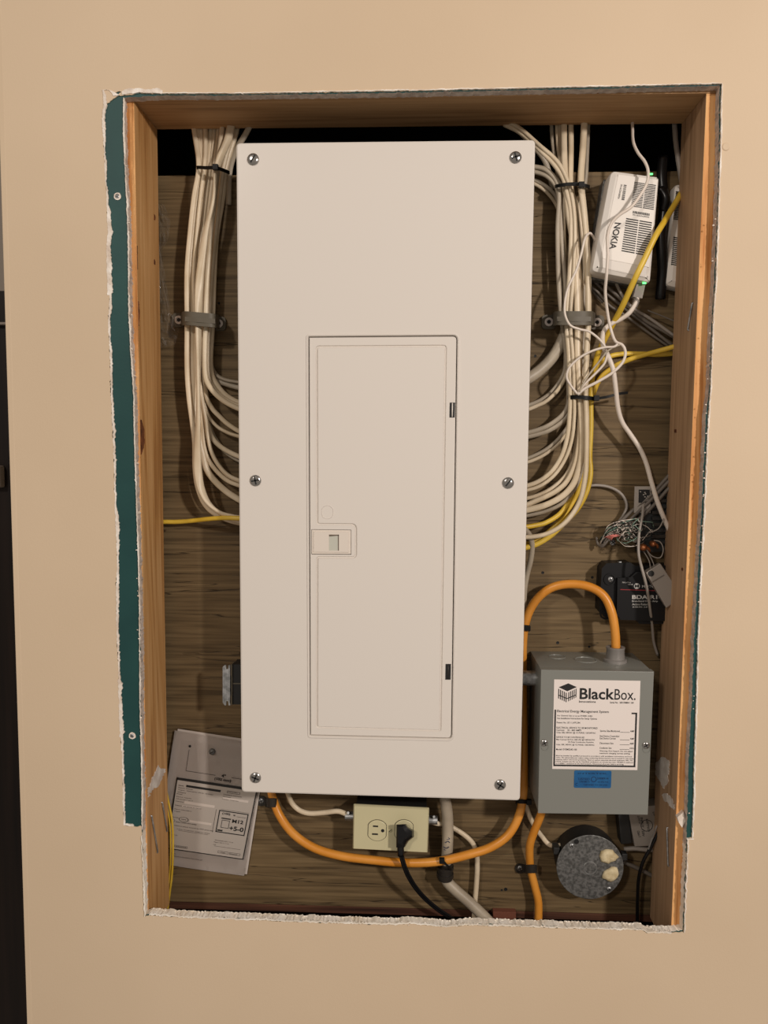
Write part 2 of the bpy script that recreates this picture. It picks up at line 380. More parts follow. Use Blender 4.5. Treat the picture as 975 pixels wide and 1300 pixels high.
cut_bottom = [(866.5, 1181), (852, 1174.5), (821, 1174), (815, 1170.6), (741.6, 1168.7), (682, 1167), (631, 1165.4), (594, 1164), (572, 1166.5), (560, 1166), (520, 1162.5), (500, 1164), (400, 1161), (300, 1157), (240, 1155), (190, 1152.5), (184.5, 1153)]
cut_bottom = [cut_bottom[0]]+[(x, y+8.2-(x < 200)*1.0) for x, y in cut_bottom[1:-1]]+[(183.5, 1162)]
cut_left = [(183.5, 1162), (182.5, 1100), (180.5, 1060), (180.5, 1000), (179.5, 950), (178.5, 900), (178.2, 800), (177, 750), (175.5, 700), (174, 650), (172, 600), (171, 560), (170, 500), (166.5, 450), (164, 400), (163.5, 340), (162.3, 290), (160.5, 250), (158.3, 210), (156.8, 170), (156.5, 124)]
H2 = [W(x, y, 0) for part, am, sd in ((cut_top, .5, 1), (cut_right, .5, 2), (cut_bottom, .9, 3), (cut_left, .7, 4)) for x, y in rag(part, 2.2, am, sd)[:-1]]
be_left = [(180.5, 1049), (170, 1048.5), (157.5, 1047), (156.5, 1000), (155.5, 960), (153.5, 930), (152.5, 890), (150.5, 850), (148.6, 800), (148, 760), (149, 700), (148.5, 660), (146.5, 640), (145.5, 590), (143.5, 545), (141, 500), (140.5, 460), (138, 410), (139.5, 380), (141.5, 368), (138, 345), (136.5, 315), (138.5, 300), (137, 270), (135, 240), (132.5, 190), (131, 150), (134, 136), (142, 127), (150, 122), (145, 118), (155, 117.6), (150.5, 121.6), (156.5, 122)]
be_top = [(156.5, 122), (158, 121), (168, 121), (175, 117.5), (182, 119), (205, 119.5), (300, 119.5), (420, 117.5), (540, 115.5), (660, 113), (780, 110.5), (860, 108.5), (915.5, 107.3)]
be_right = [(915.5, 107.3), (914.6, 132), (914.5, 165), (913.3, 200), (910.5, 290), (908, 360), (905, 394), (901.5, 491), (898.6, 530), (895.7, 590), (893, 650), (889.8, 703), (885, 817), (883.3, 890), (880.8, 963), (880, 1010), (877.8, 1062.5), (872.5, 1064), (870.8, 1100), (867.4, 1182.5)]
be_bottom = [(867.4, 1182.5)] + [(x, y+1.2) for x, y in cut_bottom[1:]]
be_low_left = [(183.2, 1163.2), (181.5, 1100), (180, 1062), (180.5, 1049)]
H1 = [W(x, y, 0) for part, am, sd in ((be_top, .4, 11), (be_right, .5, 12), (be_bottom, .7, 13), (be_low_left, .4, 15), (be_left, .75, 14)) for x, y in rag(part, 2.2, am, sd)[:-1]]
XL = W(12, 510, 0).x; XR, ZT, ZB = 1.1, 2.44, 0.35
outer = [Vector((XL, 0, ZT)), Vector((XR, 0, ZT)), Vector((XR, 0, ZB)), Vector((XL, 0, ZB))]
wall = obj('wall_front', slab([outer, H1], -0.0014, 0.0, 0), ['paint', 'plaster'], label='beige painted wall with a rough cut opening', kind='structure')
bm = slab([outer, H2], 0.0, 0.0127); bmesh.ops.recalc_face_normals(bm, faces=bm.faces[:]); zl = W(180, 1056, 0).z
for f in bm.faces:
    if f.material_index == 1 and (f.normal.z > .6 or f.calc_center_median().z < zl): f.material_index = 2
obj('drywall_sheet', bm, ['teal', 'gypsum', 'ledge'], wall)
bm = BM(); box(bm, (XL-0.0015, -0.0016, ZB), (XL+0.006, 0.149, ZT), 0.001); obj('wall_side', bm, 'paint', label='painted return at the open edge of the wall', kind='structure')
def ribbon(bm, pts, w0, w1, side, seed, amp=0.5, step=2.0):
    """ragged chip of bare plaster along a photo-pixel line; side=+1 grows to the left of travel"""
    y0 = -0.0017-0.00006*(seed-20); y1 = 0.0004
    rg = random.Random(seed); L = rag(pts, step, amp, seed); n = len(L); A = []; B = []
    for i, (x, y) in enumerate(L):
        a = L[max(i-7, 0)]; b = L[min(i+7, n-1)]; dx, dy = b[0]-a[0], b[1]-a[1]; q = math.hypot(dx, dy) or 1
        nx, ny = dy/q*side, -dx/q*side
        k = 0.5+0.5*noise.noise(Vector((x*.05, y*.05, seed*3.1)))*1.8+rg.uniform(-.15, .15); k = min(max(k, 0), 1)
        k *= min(1, min(i, n-1-i)/3+.25)
        wd = w0+(w1-w0)*k
        A.append(W(x, y, 0)); B.append(W(x+nx*wd, y+ny*wd, 0))
    fa, fb = [bm.verts.new((p.x, y0, p.z)) for p in A], [bm.verts.new((p.x, y0, p.z)) for p in B]
    ka, kb = [bm.verts.new((p.x, y1, p.z)) for p in A], [bm.verts.new((p.x, y1, p.z)) for p in B]
    for i in range(n-1):
        bm.faces.new((fa[i], fa[i+1], fb[i+1], fb[i])); bm.faces.new((ka[i], ka[i+1], fa[i+1], fa[i])); bm.faces.new((fb[i], fb[i+1], kb[i+1], kb[i]))
    for i in (0, n-1): bm.faces.new((fa[i], fb[i], kb[i], ka[i]))
rg0 = random.Random(77)
def rib(name, *specs):
    bm = BM()
    for s in specs: ribbon(bm, *s[:5], **(s[5] if len(s) > 5 else {}))
    return obj(name, bm, 'ledge' if 'ledge' in name else 'plaster', wall)
rib('plaster_edge', (be_left[1:-6], 0.8, 3.4, -1, 21), (be_left[2:5], 1.0, 2.0, -1, 22))
rib('plaster_edge', ([(137, 375), (136.5, 345), (136, 315), (137.5, 290), (136, 262)], 2, 7.5, -1, 23), ([(152, 935), (151.5, 890), (150, 862)], 2, 6, -1, 24), ([(148.5, 700), (148, 668), (146, 640)], 1, 6, -1, 25), ([(148.5, 790), (148, 740)], 1, 4, -1, 27))
rib('plaster_edge', ([(130.5, 116), (137, 114.5), (146, 117.5), (152, 121)], -1, 7, -1, 31, dict(amp=.3)), ([(131.5, 170), (130.5, 150), (132, 130), (131, 116)], 1.5, 4, -1, 32), ([(156, 121.5), (165, 120), (180, 118.5), (195, 119.5), (207, 119.5)], 3, 6.5, 1, 33))
rib('plaster_edge', ([(157.5, 125), (157, 170), (159, 210), (161, 250), (163, 300), (164, 400)], 0.4, 2.2, 1, 34, dict(amp=.3)), ([(164, 400), (166.5, 450), (170, 500), (171, 560), (174, 650), (177, 750)], 0.3, 1.7, 1, 35, dict(amp=.3)), ([(177, 750), (178.3, 900), (180.5, 1000), (180.5, 1052)], 0.4, 1.9, 1, 36, dict(amp=.3)))
rib('plaster_edge', (be_top[4:], 0.6, 1.6, 1, 37, dict(amp=.3)))
rib('plaster_edge', (be_right[:10], 0.8, 2.0, 1, 38, dict(amp=.3)), (be_right[9:17], 0.7, 2.6, 1, 39, dict(amp=.3)), ([(880, 1063.5), (871, 1063.5)], .8, 2, 1, 40), (be_right[17:], 0.5, 1.6, 1, 41))
rib('plaster_ledge', ([(x, y+.3) for x, y in cut_bottom[1:-1]], 0.4, 1.8, -1, 42, dict(amp=.6)), ([(184, 1162), (182, 1100), (180, 1060)], 0.6, 2.0, -1, 43))
bm = BM(); ribY = 0.0127     # torn crest standing up along the back of the cut
Lc = [W(x, y, 0) for x, y in cut_bottom[1:-1]]
for p, q in zip(Lc, Lc[1:]):
    n = max(1, int((p-q).length/.0035))
    for k in range(n):
        c = p.lerp(q, (k+rg0.random())/n)+Vector((0, ribY-rg0.uniform(0, .0035), 0)); h = rg0.uniform(.0003, .0012)
        v = bmesh.ops.create_icosphere(bm, subdivisions=1, radius=1)['verts']
        for w_ in v: w_.co = Vector((w_.co.x*rg0.uniform(.001, .0024), w_.co.y*.0008, w_.co.z*h))+c
obj('torn_crest', bm, 'ledge', wall, kind='stuff')
# small chips of plaster proud of the surface around the opening
bm = BM(); rg = random.Random(5)
for k in range(150):
    if k < 85: x = rg.uniform(186, 860); y = 1160.5+(x-186)*.0295+abs(rg.gauss(0, 2.0))
    elif k < 120: y = rg.uniform(130, 1150); x = 158+(y-130)*.0245+rg.uniform(0, 3)
    else: y = rg.uniform(130, 1150); x = 914-(y-110)*.0425+rg.uniform(-1, 1.5)
    c = W(x, y, -0.0024); r = bmesh.ops.create_icosphere(bm, subdivisions=1, radius=rg.uniform(.0004, .0011))
    for v in r['verts']: v.co = Vector((v.co.x*rg.uniform(.8, 1.8), v.co.y*.8, v.co.z))+c
obj('plaster_crumbs', bm, 'plaster', wall, kind='stuff')

def screw(name, px, py, Y, rpx, mat='chrome', parent=None, drive='slot', ang=0.6, dome=0.5, **kw):
    c = W(px, py, Y); r = rpx*PXM(Y); bm = BM()
    lathe_y(bm, c, [(r, Y), (r, Y-r*.18), (r*.86, Y-r*dome*.75), (r*.5, Y-r*dome), (0, Y-r*dome*1.05)], 20)
    o = obj(name, bm, mat, parent, smooth=True, **kw)
    bm = BM(); y = Y-r*dome*1.12
    for a in ((ang,) if drive == 'slot' else (ang, ang+math.pi/2)):
        dx, dz = math.cos(a), math.sin(a); h = r*.13
        P = [c+Vector((dx*s*r*.72-dz*t*h, 0, dz*s*r*.72+dx*t*h)) for s, t in ((-1, -1), (1, -1), (1, 1), (-1, 1))]
        prism(bm, P, y, Y-r*.2)
    obj('drive_slot', bm, 'black_gap', o)
    return o
for (x, y) in ((149.3, 249.5), (168, 934)):
    t = screw('drywall_screw', x, y, -0.0003, 2.8, 'galv', drive='cross', ang=.5, label=f'drywall screw in the teal strip, {"near its top" if y < 500 else "low down by the printed sheet"}', cat='screw')
    bm = BM(); c = W(x, y, 0); lathe_y(bm, c, [(.0047, 0.0002), (.0045, -0.0010), (.0030, -0.0014), (.0028, 0.0002)], 12, False)
    for v in bm.verts: v.co += Vector((rg.uniform(-.0004, .0004), 0, rg.uniform(-.0004, .0004)))
    o = obj('torn_rim', bm, 'plaster', t)

bm = BM(); lathe_y(bm, W(921, 187, 0), [(.0048, -.0012), (.0042, -.0021), (.0030, -.0019), (0, -.0018)], 20); obj('nail_pop', bm, 'paint', wall, smooth='all')
bm = BM(); lathe_y(bm, W(921, 187, 0), [(.0050, -.0012), (.0047, -.0019), (.0040, -.0019)], 20, False)
bm.free()
# ------------------------------------------------------------------ framing around the cavity
sL, sR, sT = -0.35285, 0.34786, ZC+0.43429
sLb = W(215.4, 1150, .102).x; sRb = W(825, 1160, .102).x
ZBOT = ZC-0.66
def stud(name, x0, x1, xb0, xb1, label, sidemat, facemat):
    bm = BM(); zt = sT
    f = [Vector((x0, .0128, zt)), Vector((x1, .0128, zt)), Vector((xb1, .0128, ZBOT)), Vector((xb0, .0128, ZBOT))]
    hexa(bm, f, ypush(f, .089), 0.0012)
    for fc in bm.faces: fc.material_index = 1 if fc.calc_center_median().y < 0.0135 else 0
    return obj(name, bm, [sidemat, facemat], label=label, cat='stud')
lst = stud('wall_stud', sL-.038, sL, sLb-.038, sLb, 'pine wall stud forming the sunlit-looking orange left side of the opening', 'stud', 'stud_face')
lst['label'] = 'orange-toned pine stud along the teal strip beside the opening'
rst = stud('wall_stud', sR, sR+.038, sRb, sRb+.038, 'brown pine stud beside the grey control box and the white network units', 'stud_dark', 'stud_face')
bm = BM(); box(bm, (sL-.05, .0128, sT), (sR+.05, .102, sT+.038), .001); obj('header_timber', bm, 'header', label='horizontal brown timber across the top of the opening', cat='timber')
# knots, staples and putty smears that sit on the studs
def on_stud(x, y, Y, side):   # point on the stud's inner face at depth Y as seen at py
    X = sL if side < 0 else sR
    p = W(x, y, Y); return Vector((X, Y, p.z))
def stud_x(side, z):
    t = (sT-z)/(sT-ZBOT); return (sL+(sLb-sL)*t) if side < 0 else (sR+(sRb-sR)*t)
def ray_stud(px, py, side):
    """where the view ray through a photo pixel meets the stud's inner face"""
    lo, hi = .014, .101
    for _ in range(40):
        mid = (lo+hi)/2; p = W(px, py, mid)
        if (p.x-stud_x(side, p.z))*side < 0: lo = mid
        else: hi = mid
    p = W(px, py, (lo+hi)/2); return p
def patch(name, pts, side, mat, parent, th=.0008, seed=1, **kw):
    bm = BM(); P = [ray_stud(x, y, side) for x, y in rag(pts+[pts[0]], 1.6, .35 if mat == 'knot' else 1.1, seed)[:-1]]
    tess = tessellate_polygon([[Vector((p.y, p.z, 0)) for p in P]])
    a = [bm.verts.new((stud_x(side, p.z)-side*th, p.y, p.z)) for p in P]; b = [bm.verts.new((stud_x(side, p.z)+side*.0002, p.y, p.z)) for p in P]
    for t in tess:
        try: bm.faces.new([a[i] for i in t]); bm.faces.new([b[i] for i in t[::-1]])
        except ValueError: pass
    n = len(P)
    for i in range(n): bm.faces.new((a[i], b[i], b[(i+1) % n], a[(i+1) % n]))
    return obj(name, bm, mat, parent, **kw)
M['smear'] = mottle(new_mat('dried_paint_smear', s2l(196, 184, 174), .7, bump=(200, .6, .001)), s2l(196, 182, 170), s2l(228, 220, 212), 60)
M['knot'] = mottle(new_mat('wood_knot', s2l(96, 52, 28), .6), s2l(70, 36, 20), s2l(128, 74, 42), 90)
patch('paint_smear', [(187, 1008), (190, 993), (196, 985), (200, 972), (204, 975), (209, 976), (205, 990), (199, 1000), (192, 1003), (188, 1012)], -1, 'smear', lst, seed=3)
patch('knot', [(175.5, 533), (179, 533), (182.5, 545), (183, 562), (179, 577), (176.5, 575), (177, 560), (175.5, 548)], -1, 'knot', lst, seed=4)
patch('knot', [(173, 385), (175, 382), (176.5, 395), (176, 414), (173.5, 412)], -1, 'knot', lst, seed=5)
patch('knot', [(170, 318), (172, 312), (173.5, 330), (172, 342), (170, 338)], -1, 'knot', lst, seed=6)
patch('knot', [(195.4, 272), (196.6, 274), (196.6, 279), (195.4, 279)], -1, 'knot', lst, seed=7)
patch('knot', [(195.6, 329), (196.6, 331), (196.6, 336), (195.4, 335)], -1, 'knot', lst, seed=8)
patch('paint_smear', [(833, 968), (841, 961), (849, 965), (850, 978), (847, 995), (842, 1002), (837, 990), (833, 980)], 1, 'smear', rst, seed=9)
patch('paint_smear', [(842, 1008), (848, 1007), (853, 1015), (858, 1022), (856, 1028), (848, 1020), (843, 1016)], 1, 'smear', rst, seed=10)
patch('knot', [(856.5, 545), (859, 545), (859, 549), (856.5, 549)], 1, 'knot', rst, seed=12)
patch('knot', [(865.5, 721), (867, 720.5), (867.2, 724), (865.7, 724)], 1, 'knot', rst, seed=13)
def staple(px0, py0, px1, py1, side, label):
    bm = BM(); a, b = ray_stud(px0, py0, side), ray_stud(px1, py1, side); o = Vector((-side*.0014, 0, 0)); i_ = Vector((side*.004, 0, 0))
    tube(bm, [a+i_, a+o+Vector((0, 0, -.001)), a+o+Vector((0, 0, -.002)), b+o+Vector((0, 0, .002)), b+o+Vector((0, 0, .001)), b+i_], .0012, n=6, sub=0)
    obj('staple', bm, 'galv', label=label, cat='staple', smooth='all')
staple(191.5, 1035, 199, 1083, -1, 'whitish metal staple low on the orange-toned stud, nearer the room')
staple(205, 1018, 211, 1056, -1, 'rusty metal staple low on the orange-toned stud, beside the paper sheet')
staple(848, 1050, 849.5, 1100, 1, 'long bright staple in the brown stud near its bottom')
staple(880, 384, 874.5, 420, 1, 'dull staple in the brown stud below the white network unit')
bm = BM(); P = [W(x, y, .012) for x, y in ((858, 1035), (866, 1028), (868, 1040), (864, 1048), (860, 1042))]; prism(bm, P, .006, .014)
obj('plaster_chip', bm, 'plaster', rst)

# back board, sill, dark surroundings of the cavity
BY = .122
zb_top = W(250, 222.5, BY).z; zb_bot = W(480, 1152, BY).z
bm = BM(); box(bm, (-.445, BY, zb_bot), (.50, BY+.018, zb_top), .001)
board = obj('backing_board', bm, 'ply', label='weathered plywood backing board that everything is fixed to', cat='board')
bm = BM(); box(bm, (-.445, BY+.0005, ZBOT-.02), (.50, BY+.02, zb_bot-.0008), .001); obj('bottom_plate', bm, 'sill', label='dark reddish timber along the bottom of the cavity', cat='timber')
bm = BM(); a = W(626, 1157.5, BY-.01); b = W(655, 1166, BY-.01); box(bm, (a.x, BY-.010, b.z-.02), (b.x, BY+.0003, a.z), .0006)
M['brickish'] = new_mat('reddish_offcut', s2l(112, 64, 46), .8, bump=(200, .5, .001)); obj('wood_offcut', bm, 'brickish', label='small reddish offcut against the bottom timber', cat='offcut')
bm = BM(); box(bm, (-.46, .24, ZBOT-.1), (.53, .26, ZT)); obj('wall_back', bm, 'void', label='black sheet standing in for the unlit cavity behind the board', kind='structure')
for nm, lo, hi in (('cavity_black_1', (-.46, .0128, ZBOT-.1), (-.452, .24, ZT)), ('cavity_black_2', (.51, .0128, ZBOT-.1), (.53, .24, ZT)), ('cavity_black_3', (-.46, .0128, ZBOT-.13), (.53, .26, ZBOT-.1)), ('cavity_black_4', (-.46, .0128, ZT-.03), (.53, .26, ZT))):
    bm = BM(); box(bm, lo, hi); obj(nm, bm, 'void', label='black panel painting the dark around the edges of the wall cavity', kind='structure')  # black panels close the cavity and paint its darkness
for i, (x, y) in enumerate(((690, 727), (752, 733), (678, 771), (708, 816), (753, 822), (752, 770), (280, 385), (263, 895), (681, 452), (668, 1110), (737, 1160))):
    pass
# nail holes and knots in the board, shallow dark pits with a raised rim
for k, (x, y, r) in enumerate(((689, 727, 1.6), (752, 733, 1.5), (678, 771, 1.3), (708, 816, 1.7), (748, 821, 1.3), (278, 385, 1.4), (679.5, 452, 1.5), (642, 1129, 2.0), (275, 1086, 2.4), (637, 1130, 1.2))):
    bm = BM(); c = W(x, y, BY); q = r*PXM(BY); lathe_y(bm, c, [(q*1.3, BY+.0005), (q*1.15, BY-.0003), (q, BY-.0004), (0, BY-.0001)], 10); obj('nail_hole', bm, 'black_gap', board)

# beyond the wall's edge: a dark doorway with a pale wall above it
bm = BM(); xa = XL-.9; a = W(4, 371, .16)
box(bm, (xa, .15, ZB), (XL-.001, .19, a.z)); obj('door_1', bm, 'dark_door', label='dark brown door beyond the wall edge', kind='structure')
bm = BM(); box(bm, (xa, .15, a.z), (XL-.001, .19, ZT)); M['pale'] = new_mat('pale_grey_wall', s2l(150, 140, 130), .7); obj('wall_left', bm, 'pale', label='pale wall above the dark door', kind='structure')
bm = BM(); b_ = W(4, 411, .145); box(bm, (xa, .140, b_.z-.0015), (XL-.002, .150, b_.z+.0015)); obj('trim_5', bm, 'pale', label='thin pale line across the dark door', kind='structure')
bm = BM(); c = W(0, 605, .14); box(bm, (c.x-.06, .135, c.z-.016), (c.x+.0025, .150, c.z+.016), .003); obj('switch_plate', bm, 'pale', label='pale plate at the frame edge on the dark door', cat='plate')

# ------------------------------------------------------------------ breaker panel
PY = .025
panel = thing('breaker_panel', W(484, 600, BY), 'large white breaker panel with a closed door, in the middle of the opening', 'breaker panel')
cc = [W(299.5, 181, PY), W(680, 177, PY), W(660.5, 1017, PY), W(306.3, 1006, PY)]
def outline(cs, r, seg=5): return rnd_poly(cs, r, seg)
bm = BM()
O0 = outline(cc, .006)
DQ = [W(391.5, 427.5, PY), W(580.5, 426, PY), W(573.5, 938, PY), W(393.5, 934, PY)]     # door opening
A0 = outline(DQ, [.0015, .006, .006, .0015], 4)
r_back = vring(bm, offset_poly(O0, -.0002), PY+.013); r1 = vring(bm, O0, PY+.0025); r2 = vring(bm, offset_poly(O0, -.0007), PY+.0008); r3 = vring(bm, offset_poly(O0, -.0024), PY)
bridge(bm, r_back, r1); bridge(bm, r1, r2); bridge(bm, r2, r3)
a_out = vring(bm, offset_poly(A0, .0034), PY); a_l1 = vring(bm, offset_poly(A0, .0024), PY-.0011); a_l2 = vring(bm, offset_poly(A0, .0012), PY-.0011); a_in = vring(bm, offset_poly(A0, .0003), PY+.0004); a_dn = vring(bm, A0, PY+.006)
fill(bm, [r3, a_out]); bridge(bm, a_out, a_l1); bridge(bm, a_l1, a_l2); bridge(bm, a_l2, a_in); bridge(bm, a_in, a_dn)
obj('cover', bm, 'panel', panel, smooth=True)
# enclosure behind the cover
e = [cc[0]+Vector((.004, 0, -.004)), cc[1]+Vector((-.004, 0, -.004)), cc[2]+Vector((-.004, 0, .004)), cc[3]+Vector((.004, 0, .004))]
bm = BM(); hexa(bm, ypush(e, .010), ypush(e, BY-PY-.0002)); M['enc'] = new_mat('grey_enclosure', s2l(120, 116, 110), .5); obj('enclosure', bm, 'enc', panel)
# door
DI = offset_poly(A0, -.0010); dy = PY+.0006
ds = [(0.036, 0.024)]
bm = BM()
d0 = vring(bm, DI, PY+.006); d1 = vring(bm, DI, dy+.0006); d2 = vring(bm, offset_poly(DI, -.0006), dy)
bridge(bm, d0, d1); bridge(bm, d1, d2)
# embossed inner field, notched around the latch
em = [W(x, y, PY) for x, y in ((400.5, 438.5), (567.5, 437.5), (560.5, 929.5), (400.8, 925), (401.2, 706), (450.2, 706.5), (450.2, 667.5), (401.2, 667))]
E0 = rnd_poly(em, [.005, .005, .005, .005, .005, .004, .004, .005], 5)
e0 = vring(bm, E0, dy); e1 = vring(bm, offset_poly(E0, -.0010), dy+.0019); e2 = vring(bm, offset_poly(E0, -.0020), dy+.0019); e3 = vring(bm, offset_poly(E0, -.0032), dy-.0004)
latch_q = [W(395.2, 672, PY), W(446, 672.6, PY), W(446, 704.3, PY), W(395.2, 704, PY)]
L0 = rnd_poly(latch_q, .0006, 2)
l0 = vring(bm, L0, dy); l1 = vring(bm, L0, dy+.004)
fill(bm, [d2, e0, l0]); bridge(bm, e0, e1); bridge(bm, e1, e2); bridge(bm, e2, e3); fill(bm, [e3]); bridge(bm, l0, l1)
door = obj('door', bm, 'panel', panel, smooth=True)
# black sheet painting the shade in the gap around the door edge
bm = BM(); g0 = vring(bm, offset_poly(A0, .0002), PY+.0055); fill(bm, [g0]); obj('gap_shadow_strip', bm, 'black_gap', panel)
# round knockout outline on the door
bm = BM(); c = W(415.7, 650.2, dy); rr = 8.3*PXM(PY)
K = []
for i in range(28):
    a = 2*math.pi*i/28; K.append(Vector((c.x+max(-.93, min(.93, math.cos(a)))*rr, dy, c.z+math.sin(a)*rr*1.08)))
k0 = vring(bm, K, dy-.0001); k1 = vring(bm, offset_poly(K, -.0004), dy-.0010); k2 = vring(bm, offset_poly(K, -.0008), dy-.0002)
bridge(bm, k0, k1); bridge(bm, k1, k2); obj('knockout_ring', bm, 'panel', door)
# latch
ld = dy+.0006
bm = BM()
hexa(bm, [Q(latch_q, u, v, .0016) for u, v in ((.01, .02), (.99, .02), (.99, .98), (.01, .98))], [Q(latch_q, u, v, .004) for u, v in ((.01, .02), (.99, .02), (.99, .98), (.01, .98))], .0003)
w0 = [(.10, .10), (.90, .10), (.90, .90), (.10, .90)]
lt = obj('latch', bm, 'latch', door)
win = [Q(latch_q, u, v) for u, v in ((.44, .20), (.69, .20), (.69, .84), (.44, .84))]
bm = BM(); fr = [Q(latch_q, u, v) for u, v in ((.04, .07), (.94, .07), (.94, .93), (.04, .93))]
ro = vring(bm, fr, dy+.0016); ri = vring(bm, [Q(latch_q, u, v) for u, v in ((.06, .10), (.92, .10), (.92, .90), (.06, .90))], dy-.0002)
wi = vring(bm, win, dy-.0002); wd = vring(bm, win, dy+.0014)
bridge(bm, ro, ri); fill(bm, [ri, wi]); bridge(bm, wi, wd); obj('latch_plate', bm, 'latch', lt)
bm = BM(); pf = [win[0]+Vector((0, .0014, 0)), win[1]+Vector((0, .0008, 0)), win[2]+Vector((0, .0006, 0)), win[3]+Vector((0, .0012, 0))]
hexa(bm, pf, ypush(pf, .0006)); obj('latch_pull', bm, 'latch_in', lt)
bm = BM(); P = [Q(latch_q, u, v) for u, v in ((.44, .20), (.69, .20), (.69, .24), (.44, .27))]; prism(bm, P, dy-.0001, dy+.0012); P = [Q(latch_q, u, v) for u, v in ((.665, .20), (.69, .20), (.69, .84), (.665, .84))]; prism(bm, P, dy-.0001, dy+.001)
M['latch_shade'] = new_mat('latch_shade_grey', s2l(110, 96, 84), .6); obj('latch_shade_strips', bm, 'latch_shade', lt)  # grey strips along two window edges paint the shade inside the latch
# hinges
for (x, y0, y1) in ((574.6, 511, 530), (569.3, 843, 863)):
    bm = BM(); P = [W(*p, PY) for p in ((x-3.6, y0), (x+3.2, y0), (x+2.8, y1), (x-4, y1))]; prism(bm, P, dy-.0003, dy+.003)
    h = obj('hinge', bm, 'black_gap', panel, label='dark slot with a bright hinge pin')
    bm = BM(); a, b = W(x-.2, y0+.5, PY), W(x-.5, y1-.8, PY); tube(bm, [Vector((a.x, dy, a.z)), Vector((b.x, dy, b.z))], .0009, n=8, sub=2); obj('hinge_pin', bm, 'panel' if y0 < 600 else 'clamp_dark', h, smooth='all')
for (x, y, a, d) in ((321.5, 202.5, 1.0, 'slot'), (654.5, 200, .3, 'cross'), (324.5, 610, .2, 'cross'), (645, 613, .9, 'slot'), (324.5, 987, 1.2, 'cross'), (635, 996, 1.0, 'cross')):
    screw('cover_screw', x, y, PY, 7.2, 'chrome', panel, d, a, dome=.42)

